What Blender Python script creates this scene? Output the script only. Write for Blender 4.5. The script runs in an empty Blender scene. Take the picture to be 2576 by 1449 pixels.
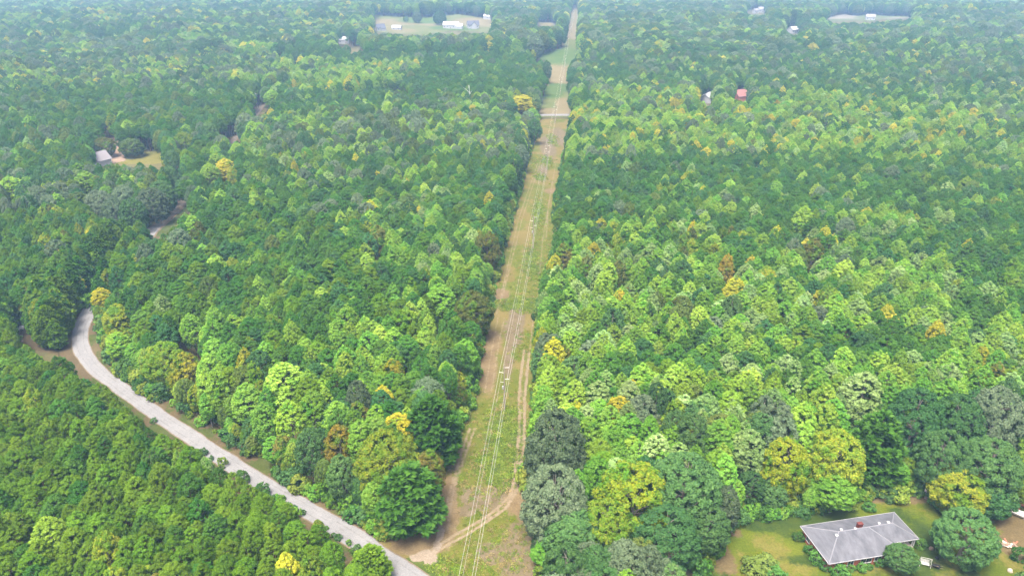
import bpy, math, random
import numpy as np
from mathutils import Vector, Matrix, Euler

random.seed(7)
rng = np.random.default_rng(11)
sc = bpy.context.scene
COL = sc.collection
R = math.radians

# ------------------------------------------------------------------ camera, sky, sun, exposure
CAM_H, PITCH, HFOV = 110.0, 25.7, 72.0
SUN_EL, SUN_AZ = 70.0, 205.0            # degrees; azimuth clockwise from +Y (the way the camera looks)
cam_d = bpy.data.cameras.new('camera')
cam_d.sensor_width = 36.0
cam_d.lens = 18.0 / math.tan(R(HFOV / 2))
cam_d.clip_start, cam_d.clip_end = 1.0, 20000.0
cam = bpy.data.objects.new('camera', cam_d)
COL.objects.link(cam)
cam.location = (0, 0, CAM_H)
cam.rotation_euler = (R(90 - PITCH), 0, 0)
sc.camera = cam

world = bpy.data.worlds.new('World')
sc.world = world
world.use_nodes = True
wn = world.node_tree.nodes
wl = world.node_tree.links
bg = wn['Background']
sky_n = wn.new('ShaderNodeTexSky')
sky_n.sky_type = 'NISHITA'
sky_n.sun_disc = False
sky_n.sun_elevation = R(SUN_EL)
sky_n.sun_rotation = R(SUN_AZ)
sky_n.air_density, sky_n.dust_density, sky_n.ozone_density = 0.6, 8.0, 0.4
bg.inputs['Strength'].default_value = 0.12
wl.new(sky_n.outputs[0], bg.inputs['Color'])

sun_d = bpy.data.lights.new('sun', 'SUN')
sun_d.energy = 1.5
sun_d.angle = R(22)
sun_d.color = (1.0, 0.95, 0.86)
sun = bpy.data.objects.new('sun', sun_d)
COL.objects.link(sun)
sdir = Vector((math.sin(R(SUN_AZ)) * math.cos(R(SUN_EL)), math.cos(R(SUN_AZ)) * math.cos(R(SUN_EL)), math.sin(R(SUN_EL))))
sun.rotation_euler = sdir.to_track_quat('Z', 'Y').to_euler()
sun.location = (0, 0, 300)

sc.view_settings.view_transform = 'Standard'
sc.view_settings.look = 'None'
sc.view_settings.gamma = 1.0
sc.view_settings.exposure = 2.12
sc.view_settings.use_curve_mapping = False
sc.render.engine = 'CYCLES'
sc.cycles.max_bounces = 6
sc.cycles.diffuse_bounces = 3
sc.cycles.transmission_bounces = 3
sc.cycles.volume_bounces = 0
sc.cycles.use_denoising = True

# ------------------------------------------------------------------ numbers: terrain, pixels to ground, noise
S = 3000.0 / 2576.0                    # most points below were read on a 2576 px wide view of the photograph
F = 1288.0 / math.tan(R(HFOV / 2))     # focal length in those pixels
CX, CY = 1288.0, 724.5
sp_, cp_ = math.sin(R(PITCH)), math.cos(R(PITCH))

def smooth(a, b, x):
    t = np.clip((x - a) / (b - a), 0, 1)
    return t * t * (3 - 2 * t)

def hgt(x, y):
    x = np.asarray(x, float); y = np.asarray(y, float)
    d = np.hypot(x, y)
    a = smooth(520, 1000, d)
    w = (5.0 * np.sin(x / 170.0 + 1.3 + 0.4 * np.sin(y / 240.0)) * np.sin(y / 120.0 + 0.6)
         + 3.5 * np.sin(y / 71.0 + x / 260.0 + 2.0) + 2.0 * np.sin(x / 83.0 - y / 150.0))
    return a * w * 0.75

def project(x, y, z):
    x = np.asarray(x, float); y = np.asarray(y, float); dz = np.asarray(z, float) - CAM_H
    zc = y * cp_ - dz * sp_
    yc = y * sp_ + dz * cp_
    zc = np.where(zc < 1, 1, zc)
    return CX + F * x / zc, CY - F * yc / zc, zc

def at(px, py, z=0.0, scale=1.0):
    """Where the ray through this pixel meets the ground (or the height z above it)."""
    u = (px * scale - CX) / F
    v = -(py * scale - CY) / F
    d = np.array([u, cp_ + v * sp_, -sp_ + v * cp_])
    zz = z
    for _ in range(40):
        t = (zz - CAM_H) / d[2]
        p = d * t
        zn = z + float(hgt(p[0], p[1]))
        if abs(zn - zz) < 1e-3:
            break
        zz = 0.5 * (zz + zn)
    return np.array([p[0], p[1], zz])

def atn(px, py, z=0.0):
    return at(px, py, z, 1.0 / S)

def inpoly(px, py, poly):
    px = np.asarray(px, float); py = np.asarray(py, float)
    res = np.zeros(px.shape, bool)
    n = len(poly)
    for i in range(n):
        x0, y0 = poly[i]; x1, y1 = poly[(i + 1) % n]
        if y0 == y1:
            continue
        c = ((y0 > py) != (y1 > py)) & (px < (x1 - x0) * (py - y0) / (y1 - y0) + x0)
        res ^= c
    return res

def segdist(px, py, pts):
    px = np.asarray(px, float); py = np.asarray(py, float)
    best = np.full(px.shape, 1e9)
    for (x0, y0), (x1, y1) in zip(pts[:-1], pts[1:]):
        dx, dy = x1 - x0, y1 - y0
        t = np.clip(((px - x0) * dx + (py - y0) * dy) / (dx * dx + dy * dy + 1e-9), 0, 1)
        best = np.minimum(best, np.hypot(px - x0 - t * dx, py - y0 - t * dy))
    return best

_tab = np.random.default_rng(5).random((256, 256))
def vnoise(x, y):
    xi = np.floor(x).astype(int); yi = np.floor(y).astype(int)
    fx = x - xi; fy = y - yi
    fx = fx * fx * (3 - 2 * fx); fy = fy * fy * (3 - 2 * fy)
    g = lambda a, b: _tab[a & 255, b & 255]
    return (g(xi, yi) * (1 - fx) + g(xi + 1, yi) * fx) * (1 - fy) + (g(xi, yi + 1) * (1 - fx) + g(xi + 1, yi + 1) * fx) * fy
def fbm(x, y, o=4):
    s = 0; a = 0.5; t = 0
    for k in range(o):
        s = s + a * vnoise(x * 2 ** k + 17.3 * k, y * 2 ** k + 9.1 * k); t += a; a *= 0.5
    return s / t

# ------------------------------------------------------------------ materials
MATS = {}
def new_mat(name):
    m = bpy.data.materials.new(name)
    m.use_nodes = True
    nt = m.node_tree
    return m, nt, nt.nodes, nt.links, nt.nodes['Principled BSDF']

def rgb(c):
    return (c[0], c[1], c[2], 1.0)

def mat_plain(name, col, rough=0.7, spec=0.3, var=0.12, scale=3.0, metal=0.0, bump=0.0):
    m, nt, N, L, b = new_mat(name)
    tc = N.new('ShaderNodeTexCoord'); no = N.new('ShaderNodeTexNoise')
    no.inputs['Scale'].default_value = scale; no.inputs['Detail'].default_value = 5
    L.new(tc.outputs['Object'], no.inputs['Vector'])
    mx = N.new('ShaderNodeMix'); mx.data_type = 'RGBA'
    mx.inputs[6].default_value = rgb([max(0, c * (1 - var)) for c in col]); mx.inputs[7].default_value = rgb([c * (1 + var) for c in col])
    L.new(no.outputs[0], mx.inputs[0]); L.new(mx.outputs[2], b.inputs['Base Color'])
    b.inputs['Roughness'].default_value = rough; b.inputs['Specular IOR Level'].default_value = spec; b.inputs['Metallic'].default_value = metal
    if bump:
        bp = N.new('ShaderNodeBump'); bp.inputs['Strength'].default_value = bump; bp.inputs['Distance'].default_value = 0.05
        L.new(no.outputs[0], bp.inputs['Height']); L.new(bp.outputs[0], b.inputs['Normal'])
    MATS[name] = m
    return m

def mat_leaf(name, cols, trans=0.3, hue=0.012, val=0.22, patch=None, patch_amt=0.0):
    """Leaves: the colour differs from leaf to leaf, from bough to bough and from tree to tree."""
    m, nt, N, L, b = new_mat(name)
    geo = N.new('ShaderNodeNewGeometry'); oi = N.new('ShaderNodeObjectInfo'); tc = N.new('ShaderNodeTexCoord')
    ramp = N.new('ShaderNodeValToRGB')
    while len(ramp.color_ramp.elements) < len(cols):
        ramp.color_ramp.elements.new(0.5)
    for i, c in enumerate(cols):
        ramp.color_ramp.elements[i].position = i / max(1, len(cols) - 1); ramp.color_ramp.elements[i].color = rgb(c)
    no = N.new('ShaderNodeTexNoise'); no.inputs['Scale'].default_value = 0.55; no.inputs['Detail'].default_value = 2
    ad = N.new('ShaderNodeVectorMath'); ad.operation = 'ADD'
    L.new(tc.outputs['Object'], ad.inputs[0])
    mr = N.new('ShaderNodeVectorMath'); mr.operation = 'SCALE'; mr.inputs[0].default_value = (91, 57, 33)
    L.new(oi.outputs['Random'], mr.inputs['Scale']); L.new(mr.outputs[0], ad.inputs[1]); L.new(ad.outputs[0], no.inputs['Vector'])
    # factor = .45 leaf + .8*(noise-.5) + .4*(tree-.5) ...
    m1 = N.new('ShaderNodeMath'); m1.operation = 'MULTIPLY_ADD'; m1.inputs[1].default_value = 0.60; m1.inputs[2].default_value = -0.60
    L.new(geo.outputs['Random Per Island'], m1.inputs[0])
    m2 = N.new('ShaderNodeMath'); m2.operation = 'MULTIPLY_ADD'; m2.inputs[1].default_value = 1.10
    L.new(no.outputs[0], m2.inputs[0]); L.new(m1.outputs[0], m2.inputs[2])
    m3 = N.new('ShaderNodeMath'); m3.operation = 'MULTIPLY_ADD'; m3.inputs[1].default_value = 0.5
    L.new(oi.outputs['Random'], m3.inputs[0]); L.new(m2.outputs[0], m3.inputs[2])
    L.new(m3.outputs[0], ramp.inputs[0])
    colout = ramp.outputs[0]
    if patch is not None:
        n2 = N.new('ShaderNodeTexNoise'); n2.inputs['Scale'].default_value = 0.28; n2.inputs['Detail'].default_value = 3
        L.new(ad.outputs[0], n2.inputs['Vector'])
        mp = N.new('ShaderNodeMapRange'); mp.inputs[1].default_value = 0.62 - patch_amt * 0.3; mp.inputs[2].default_value = 0.72 - patch_amt * 0.2
        L.new(n2.outputs[0], mp.inputs[0])
        mx = N.new('ShaderNodeMix'); mx.data_type = 'RGBA'; mx.inputs[7].default_value = rgb(patch)
        L.new(mp.outputs[0], mx.inputs[0]); L.new(colout, mx.inputs[6]); colout = mx.outputs[2]
    hs = N.new('ShaderNodeHueSaturation')
    v1 = N.new('ShaderNodeMath'); v1.operation = 'MULTIPLY_ADD'; v1.inputs[1].default_value = val * 2; v1.inputs[2].default_value = 1 - val
    mm = N.new('ShaderNodeMath'); mm.operation = 'MULTIPLY'; mm.inputs[1].default_value = 7.31
    fr = N.new('ShaderNodeMath'); fr.operation = 'FRACT'
    L.new(oi.outputs['Random'], mm.inputs[0]); L.new(mm.outputs[0], fr.inputs[0]); L.new(fr.outputs[0], v1.inputs[0]); L.new(v1.outputs[0], hs.inputs['Value'])
    h1 = N.new('ShaderNodeMath'); h1.operation = 'MULTIPLY_ADD'; h1.inputs[1].default_value = hue * 2; h1.inputs[2].default_value = 0.5 - hue
    mm2 = N.new('ShaderNodeMath'); mm2.operation = 'MULTIPLY'; mm2.inputs[1].default_value = 13.7
    fr2 = N.new('ShaderNodeMath'); fr2.operation = 'FRACT'
    L.new(oi.outputs['Random'], mm2.inputs[0]); L.new(mm2.outputs[0], fr2.inputs[0]); L.new(fr2.outputs[0], h1.inputs[0]); L.new(h1.outputs[0], hs.inputs['Hue'])
    L.new(colout, hs.inputs['Color'])
    L.new(hs.outputs[0], b.inputs['Base Color'])
    b.inputs['Roughness'].default_value = 0.6; b.inputs['Specular IOR Level'].default_value = 0.08
    tr = N.new('ShaderNodeBsdfTranslucent'); L.new(hs.outputs[0], tr.inputs['Color'])
    ms = N.new('ShaderNodeMixShader'); ms.inputs[0].default_value = trans
    L.new(b.outputs[0], ms.inputs[1]); L.new(tr.outputs[0], ms.inputs[2])
    L.new(ms.outputs[0], N['Material Output'].inputs['Surface'])
    MATS[name] = m
    return m

# foliage kinds and tints: (species, tint number) -> material, word used in descriptions
TINTS = {
 'pine': [('fresh green', [(.082, .192, .007), (.128, .256, .011), (.190, .330, .020)]),
          ('deep green', [(.044, .148, .012), (.074, .204, .018), (.114, .262, .030)]),
          ('bluish green', [(.038, .130, .030), (.062, .178, .042), (.096, .230, .060)])],
 'poplar': [('yellow-green', [(.120, .235, .016), (.185, .320, .028), (.275, .410, .055)]),
            ('bright green', [(.072, .195, .014), (.122, .270, .026), (.200, .350, .048)]),
            ('pale sage green', [(.115, .205, .045), (.190, .300, .080), (.300, .420, .150)]),
            ('yellow', [(.270, .280, .012), (.375, .365, .020), (.490, .450, .042)])],
 'oak': [('dark green', [(.036, .100, .026), (.062, .145, .036), (.100, .195, .050)]),
         ('grey-green', [(.070, .120, .052), (.118, .175, .084), (.185, .245, .130)]),
         ('olive green', [(.065, .115, .018), (.105, .160, .026), (.155, .210, .040)])],
 'maple': [('golden yellow', [(.120, .200, .012), (.235, .260, .014), (.370, .345, .020)]),
           ('orange', [(.170, .165, .016), (.260, .205, .020), (.360, .250, .030)]),
           ('rusty brown', [(.070, .100, .016), (.115, .128, .020), (.175, .150, .028)]),
           ('green and yellow', [(.072, .170, .012), (.150, .225, .016), (.270, .290, .020)]),
           ('dusky red', [(.150, .085, .060), (.215, .110, .085), (.270, .135, .110)])],
}
LEAFMAT = {}
GAIN = {'pine': 0.60, 'poplar': 0.92, 'oak': 0.82, 'maple': 0.95}
for s_, lst in TINTS.items():
    for i_, (w_, cols_) in enumerate(lst):
        LEAFMAT[(s_, i_)] = mat_leaf('leaves_%s_%d' % (s_, i_), [tuple(c * GAIN[s_] for c in q) for q in cols_], trans=0.20 if s_ in ('pine', 'oak') else 0.28,
            patch={'maple': (.085, .185, .012), 'poplar': (.085, .215, .016)}.get(s_), patch_amt={'maple': 0.42, 'poplar': 0.22}.get(s_, 0))
LEAFMAT[('pine', 0)].name = 'pine_needles'
M_BUSH = mat_leaf('bush_leaves', [(.040, .110, .018), (.065, .160, .026), (.100, .210, .040)])
M_SCRUB = mat_leaf('scrub_leaves', [(.100, .170, .016), (.165, .235, .026), (.250, .290, .045)])
M_SCRUB2 = mat_leaf('dry_scrub', [(.190, .160, .055), (.270, .220, .080), (.350, .280, .120)])
M_BARK_P = mat_plain('pine_bark', (.16, .105, .07), 0.9, 0.1, 0.3, 2.0)
M_BARK = mat_plain('grey_bark', (.19, .17, .14), 0.9, 0.1, 0.3, 2.0)
M_SHINGLE = None

def ground_mat(name, layers, rough=0.95, bump=0.25, bscale=2.5, gain=0.40):
    """layers: list of (colour A, colour B, noise scale, mask attribute or None, mask lo, mask hi)."""
    m, nt, N, L, b = new_mat(name)
    tc = N.new('ShaderNodeTexCoord')
    cur = None
    brk = N.new('ShaderNodeTexNoise'); brk.inputs['Scale'].default_value = 0.9; brk.inputs['Detail'].default_value = 6; brk.inputs['Roughness'].default_value = 0.65
    L.new(tc.outputs['Object'], brk.inputs['Vector'])
    fine = N.new('ShaderNodeTexNoise'); fine.inputs['Scale'].default_value = bscale; fine.inputs['Detail'].default_value = 8; fine.inputs['Roughness'].default_value = 0.7
    L.new(tc.outputs['Object'], fine.inputs['Vector'])
    for (ca, cb, scl, attr, lo, hi) in layers:
        ca = tuple(c * gain for c in ca); cb = tuple(c * gain for c in cb)
        no = N.new('ShaderNodeTexNoise'); no.inputs['Scale'].default_value = scl; no.inputs['Detail'].default_value = 7; no.inputs['Roughness'].default_value = 0.62
        L.new(tc.outputs['Object'], no.inputs['Vector'])
        mr = N.new('ShaderNodeMapRange'); mr.inputs[1].default_value = 0.34; mr.inputs[2].default_value = 0.66
        L.new(no.outputs[0], mr.inputs[0])
        mx = N.new('ShaderNodeMix'); mx.data_type = 'RGBA'; mx.inputs[6].default_value = rgb(ca); mx.inputs[7].default_value = rgb(cb)
        L.new(mr.outputs[0], mx.inputs[0])
        out = mx.outputs[2]
        if attr:
            at_ = N.new('ShaderNodeAttribute'); at_.attribute_name = attr
            s1 = N.new('ShaderNodeMath'); s1.operation = 'MULTIPLY_ADD'; s1.inputs[1].default_value = 0.9; s1.inputs[2].default_value = -0.45
            L.new(brk.outputs[0], s1.inputs[0])
            s2 = N.new('ShaderNodeMath'); s2.operation = 'ADD'
            L.new(at_.outputs['Fac'], s2.inputs[0]); L.new(s1.outputs[0], s2.inputs[1])
            mk = N.new('ShaderNodeMapRange'); mk.inputs[1].default_value = lo; mk.inputs[2].default_value = hi; mk.interpolation_type = 'SMOOTHSTEP'
            L.new(s2.outputs[0], mk.inputs[0])
            m2 = N.new('ShaderNodeMix'); m2.data_type = 'RGBA'
            L.new(mk.outputs[0], m2.inputs[0]); L.new(cur, m2.inputs[6]); L.new(out, m2.inputs[7]); out = m2.outputs[2]
        cur = out
    fm = N.new('ShaderNodeMapRange'); fm.inputs[1].default_value = 0.3; fm.inputs[2].default_value = 0.7; fm.inputs[3].default_value = 0.72; fm.inputs[4].default_value = 1.28
    L.new(fine.outputs[0], fm.inputs[0])
    mu = N.new('ShaderNodeMix'); mu.data_type = 'RGBA'; mu.blend_type = 'MULTIPLY'; mu.inputs[0].default_value = 1.0
    L.new(cur, mu.inputs[6]); L.new(fm.outputs[0], mu.inputs[7])
    L.new(mu.outputs[2], b.inputs['Base Color'])
    b.inputs['Roughness'].default_value = rough; b.inputs['Specular IOR Level'].default_value = 0.1
    bp = N.new('ShaderNodeBump'); bp.inputs['Strength'].default_value = bump; bp.inputs['Distance'].default_value = 0.3
    L.new(fine.outputs[0], bp.inputs['Height']); L.new(bp.outputs[0], b.inputs['Normal'])
    return m

FLOOR_A, FLOOR_B = (.062, .060, .022), (.105, .088, .040)
M_GROUND = ground_mat('forest_floor', [(FLOOR_A, FLOOR_B, 0.15, None, 0, 0)], gain=1.0)
M_CLEAR = ground_mat('clearing_grass', [
    ((.225, .190, .050), (.310, .245, .082), 0.10, None, 0, 0),            # tan cut grass
    ((.140, .180, .018), (.225, .225, .040), 0.22, 'olive', .42, .62),     # olive growth
    ((.085, .145, .020), (.150, .190, .036), 0.5, 'green', .42, .62),      # green scrub
    ((.215, .170, .088), (.295, .235, .140), 0.35, 'mauve', .42, .62),     # bare brownish ground
    ((.255, .180, .085), (.335, .250, .130), 0.35, 'dirt', .40, .60),      # reddish dirt
    ((.330, .255, .150), (.430, .345, .225), 0.6, 'track', .42, .70),      # wheel tracks
    ((.400, .320, .230), (.480, .400, .300), 0.8, 'sand', .42, .62),       # pale sand
    (FLOOR_A, FLOOR_B, 0.3, 'edge', .45, .75)])
M_LAWN = ground_mat('lawn_grass', gain=0.36, layers=[
    ((.140, .205, .010), (.205, .250, .018), 0.12, None, 0, 0),
    ((.250, .235, .038), (.330, .290, .075), 0.35, 'dry', .58, .95),
    ((.220, .165, .070), (.300, .225, .105), 0.5, 'dirt', .42, .62),
    ((.055, .105, .014), (.100, .150, .020), 0.4, 'green', .42, .68),
    (FLOOR_A, FLOOR_B, 0.3, 'edge', .45, .75)])
M_MEADOW = ground_mat('meadow_grass', [
    ((.170, .210, .055), (.235, .250, .080), 0.02, None, 0, 0),
    ((.290, .240, .110), (.340, .280, .140), 0.05, 'dry', .42, .62),
    ((.095, .180, .030), (.150, .215, .050), 0.06, 'green', .42, .62)], bump=0.1)
M_ROAD = ground_mat('pale_gravel', [
    ((.36, .36, .36), (.44, .44, .44), 0.25, None, 0, 0),
    ((.30, .285, .27), (.35, .335, .315), 0.5, 'rut', .45, .75),
    ((.26, .20, .125), (.34, .26, .17), 0.5, 'edge', .40, .70)], bump=0.2, bscale=5)
M_VERGE = ground_mat('verge_soil', [
    ((.165, .135, .060), (.230, .180, .085), 0.2, None, 0, 0),
    ((.150, .115, .055), (.210, .155, .080), 0.25, 'dirt', .40, .60),
    ((.085, .120, .024), (.140, .165, .040), 0.3, 'green', .42, .62),
    (FLOOR_A, FLOOR_B, 0.3, 'edge', .45, .75)])

# ------------------------------------------------------------------ mesh helpers
class MB:
    def __init__(self):
        self.v = []; self.f = []; self.m = []
    def add(self, verts, faces, mi=0):
        o = len(self.v)
        self.v += [tuple(map(float, p)) for p in verts]
        self.f += [tuple(i + o for i in f) for f in faces]
        self.m += [mi] * len(faces)
        return self
    def box(self, c, s, rz=0.0, mi=0, taper=1.0):
        hx, hy, hz = s[0] / 2, s[1] / 2, s[2] / 2
        ca, sa = math.cos(rz), math.sin(rz)
        vs = []
        for (x, y, z) in [(-1, -1, -1), (1, -1, -1), (1, 1, -1), (-1, 1, -1), (-1, -1, 1), (1, -1, 1), (1, 1, 1), (-1, 1, 1)]:
            k = taper if z > 0 else 1.0
            X, Y = x * hx * k, y * hy * k
            vs.append((c[0] + X * ca - Y * sa, c[1] + X * sa + Y * ca, c[2] + z * hz))
        return self.add(vs, [(0, 3, 2, 1), (4, 5, 6, 7), (0, 1, 5, 4), (1, 2, 6, 5), (2, 3, 7, 6), (3, 0, 4, 7)], mi)
    def tube(self, pts, rad, n=6, mi=0, cap=True):
        pts = [Vector(p) for p in pts]
        rad = rad if hasattr(rad, '__len__') else [rad] * len(pts)
        rings = []
        for i, p in enumerate(pts):
            d = (pts[min(i + 1, len(pts) - 1)] - pts[max(i - 1, 0)]).normalized()
            a = d.cross(Vector((0, 0, 1)) if abs(d.z) < 0.9 else Vector((1, 0, 0))).normalized()
            b = d.cross(a)
            rings.append([p + (a * math.cos(2 * math.pi * k / n) + b * math.sin(2 * math.pi * k / n)) * rad[i] for k in range(n)])
        vs = [q for r_ in rings for q in r_]
        fs = []
        for i in range(len(pts) - 1):
            for k in range(n):
                fs.append((i * n + k, i * n + (k + 1) % n, (i + 1) * n + (k + 1) % n, (i + 1) * n + k))
        if cap:
            fs.append(tuple(range(n))[::-1]); fs.append(tuple((len(pts) - 1) * n + k for k in range(n)))
        return self.add(vs, fs, mi)
    def mesh(self, name, mats):
        me = bpy.data.meshes.new(name)
        me.from_pydata(self.v, [], self.f)
        for m in (mats if isinstance(mats, (list, tuple)) else [mats]):
            me.materials.append(m)
        if max(self.m, default=0) > 0:
            me.polygons.foreach_set('material_index', self.m)
        me.update()
        return me
    def build(self, name, mats, parent=None, loc=(0, 0, 0), rz=0.0):
        return link(name, self.mesh(name, mats), parent, loc, rz)

def link(name, data, parent=None, loc=(0, 0, 0), rz=0.0):
    o = bpy.data.objects.new(name, data)
    COL.objects.link(o)
    o.location = loc
    o.rotation_euler = (0, 0, rz)
    if parent is not None:
        o.parent = parent
    return o

def tag(o, label=None, cat=None, group=None, kind=None):
    for k, v in (('label', label), ('category', cat), ('group', group), ('kind', kind)):
        if v:
            o[k] = v
    return o

def quick_mesh(name, V, Fq, mats):
    """numpy vertices and quads -> mesh, fast."""
    me = bpy.data.meshes.new(name)
    nv, nf = len(V), len(Fq)
    k = Fq.shape[1]
    me.vertices.add(nv); me.vertices.foreach_set('co', np.ascontiguousarray(V, np.float32).ravel())
    me.loops.add(nf * k); me.loops.foreach_set('vertex_index', np.ascontiguousarray(Fq, np.int32).ravel())
    me.polygons.add(nf)
    me.polygons.foreach_set('loop_start', np.arange(0, nf * k, k, dtype=np.int32))
    me.polygons.foreach_set('loop_total', np.full(nf, k, np.int32))
    for m in mats:
        me.materials.append(m)
    me.update(calc_edges=True)
    return me

def sheet(name, poly, step, zoff, mat, attrs=None, edge=None, jag=0.0):
    """A piece of ground inside a world polygon, following the terrain; attrs: name -> function(x, y)."""
    P = np.array(poly)
    x0, y0 = P.min(0) - step; x1, y1 = P.max(0) + step
    nx, ny = int((x1 - x0) / step) + 2, int((y1 - y0) / step) + 2
    gx, gy = np.meshgrid(x0 + np.arange(nx) * step, y0 + np.arange(ny) * step, indexing='ij')
    cx, cy = gx[:-1, :-1] + step / 2, gy[:-1, :-1] + step / 2
    w = jag * (fbm(cx / 3.0, cy / 3.0, 3) - 0.5) * 2 if jag else 0
    keep = inpoly(cx + w, cy + w, poly)
    idx = np.arange(nx * ny).reshape(nx, ny)
    q = np.stack([idx[:-1, :-1], idx[1:, :-1], idx[1:, 1:], idx[:-1, 1:]], -1)[keep]
    used, inv = np.unique(q, return_inverse=True)
    q = inv.reshape(q.shape)
    X, Y = gx.ravel()[used], gy.ravel()[used]
    V = np.stack([X, Y, hgt(X, Y) + zoff], 1)
    me = quick_mesh(name, V, q, [mat])
    attrs = dict(attrs or {})
    if edge:
        ring = [tuple(p) for p in poly] + [tuple(poly[0])]
        d = segdist(X, Y, ring)
        attrs['edge'] = lambda a, b, d=d: 1.0 - np.clip(d / edge, 0, 1)
    for k, fn in attrs.items():
        at_ = me.attributes.new(k, 'FLOAT', 'POINT')
        at_.data.foreach_set('value', np.ascontiguousarray(np.broadcast_to(fn(X, Y), X.shape), np.float32))
    o = link(name, me)
    o['kind'] = 'structure'
    return o

def blobs(lst):
    """lst of (photo x, photo y in 3000 px, radius x m, radius y m[, weight])"""
    L_ = []
    for b in lst:
        p = atn(b[0], b[1])
        L_.append((p[0], p[1], b[2], b[3], b[4] if len(b) > 4 else 1.0))
    def fn(x, y):
        m = np.zeros(np.shape(x))
        for (a, b, rx, ry, w) in L_:
            d = np.hypot((x - a) / rx, (y - b) / ry)
            m = np.maximum(m, w * np.clip(1.35 - 0.8 * d, 0, 1))
        return m
    return fn

# ------------------------------------------------------------------ the ground and the open places
def ground():
    xs = np.concatenate([np.arange(-4200, 4201, 30.0)])
    ys = np.concatenate([np.arange(-400, 5201, 30.0)])
    gx, gy = np.meshgrid(xs, ys, indexing='ij')
    V = np.stack([gx.ravel(), gy.ravel(), hgt(gx, gy).ravel()], 1)
    idx = np.arange(gx.size).reshape(gx.shape)
    q = np.stack([idx[:-1, :-1], idx[1:, :-1], idx[1:, 1:], idx[:-1, 1:]], -1).reshape(-1, 4)
    o = link('ground', quick_mesh('ground', V, q, [M_GROUND]))
    o['kind'] = 'structure'
ground()

W = lambda poly: [tuple(at(x, y)[:2]) for (x, y) in poly]          # photo polygon (2576) -> ground polygon

# what the photograph shows of the open ground (2576 px wide view)
ROW_PX = [(1060, 1460), (985, 1395), (930, 1345), (1000, 1352), (1062, 1330), (1092, 1275), (1118, 1160), (1145, 1105),
          (1193, 1025), (1210, 920), (1233, 800), (1247, 740), (1276, 620), (1302, 520), (1332, 400), (1352, 330), (1358, 300),
          (1430, 300), (1420, 350), (1405, 440), (1391, 500), (1390, 600), (1383, 640), (1352, 715), (1342, 790), (1336, 900),
          (1333, 1000), (1330, 1080), (1308, 1150), (1302, 1205), (1328, 1260), (1334, 1350), (1345, 1460)]
ROW2_PX = [(1358, 296), (1366, 250), (1374, 222), (1388, 215), (1388, 160), (1372, 152), (1345, 144), (1385, 131), (1423, 121),
           (1428, 70), (1440, 14), (1454, 14), (1450, 70), (1447, 121), (1450, 132), (1425, 172), (1425, 240), (1431, 296)]
ROAD_TOP = [(232, 768), (250, 850), (257, 900), (300, 950), (390, 1020), (490, 1088), (600, 1162), (700, 1228), (780, 1272), (870, 1322), (960, 1380), (1060, 1460)]
ROAD_BOT = [(985, 1460), (968, 1422), (925, 1392), (868, 1348), (760, 1277), (650, 1206), (590, 1173), (480, 1110), (390, 1052), (330, 1003), (240, 955), (180, 922), (168, 870), (188, 800), (212, 772)]
ROAD_PX = ROAD_TOP + ROAD_BOT
YARD_PX = [(1785, 1460), (1822, 1375), (1850, 1318), (1925, 1302), (2045, 1300), (2130, 1272), (2165, 1256), (2330, 1250), (2372, 1290),
           (2396, 1340), (2380, 1400), (2395, 1460)]
YARD2_PX = [(2545, 1460), (2545, 1340), (2540, 1300), (2585, 1265), (2585, 1460)]
DRIVE_PX = [(272, 345), (290, 342), (306, 406), (282, 410), (240, 406), (236, 400), (262, 392)]
LAWNL_PX = [(312, 398), (345, 388), (405, 383), (405, 410), (318, 408)]
VERGE_PX = [(372, 570), (405, 568), (420, 545), (440, 520), (470, 508), (472, 518), (444, 545), (412, 584), (376, 588)]
NOOK_PX = [(28, 812), (62, 812), (120, 868), (150, 885), (95, 872), (40, 840)]
RFAR_PX = [[(576, 346), (606, 346), (606, 354), (576, 354)], [(640, 268), (668, 268), (672, 276), (650, 290), (640, 286)]]
FIELD_PX = [(942, 40), (1060, 46), (1150, 37), (1237, 50), (1230, 82), (1130, 76), (1050, 88), (945, 80)]
FIELD2_PX = [(1350, 56), (1402, 60), (1380, 66), (1352, 66)]
FIELD3_PX = [(2075, 46), (2120, 36), (2150, 41), (2200, 37), (2235, 42), (2300, 41), (2282, 47), (2210, 50), (2190, 56), (2140, 52), (2100, 56)]
BARE_PX = [(1975, 70), (2010, 74), (2006, 86), (1988, 84)]
ROADV_PX = [(x, y) for x, y in ROAD_TOP[4:]] + [(x + 14, y - 20) for x, y in ROAD_TOP[4:][::-1]]
KEEP = [ROADV_PX, [(2385, 1330), (2400, 1300), (2545, 1300), (2545, 1460), (2385, 1460)], ROW_PX, ROW2_PX, ROAD_PX, YARD_PX, YARD2_PX, DRIVE_PX, LAWNL_PX, VERGE_PX, NOOK_PX, FIELD_PX, FIELD2_PX, FIELD3_PX, BARE_PX,
        [(1880, 26), (1926, 26), (1926, 36), (1880, 36)], [(852, 104), (876, 104), (876, 112), (852, 112)], [(1766, 240), (1790, 240), (1790, 254), (1766, 254)], [(1852, 238), (1880, 238), (1880, 248), (1852, 248)],
        [(890, 118), (906, 118), (906, 126), (890, 126)]] + RFAR_PX

def widen(poly, m):
    P = np.array(poly); c = None
    a = 0.5 * np.sum(P[:, 0] * np.roll(P[:, 1], -1) - np.roll(P[:, 0], -1) * P[:, 1])
    d = np.roll(P, -1, 0) - np.roll(P, 1, 0)
    n = np.stack([d[:, 1], -d[:, 0]], 1) / (np.linalg.norm(d, axis=1)[:, None] + 1e-9)
    return [tuple(p) for p in P + n * m * (1 if a > 0 else -1)]

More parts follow.
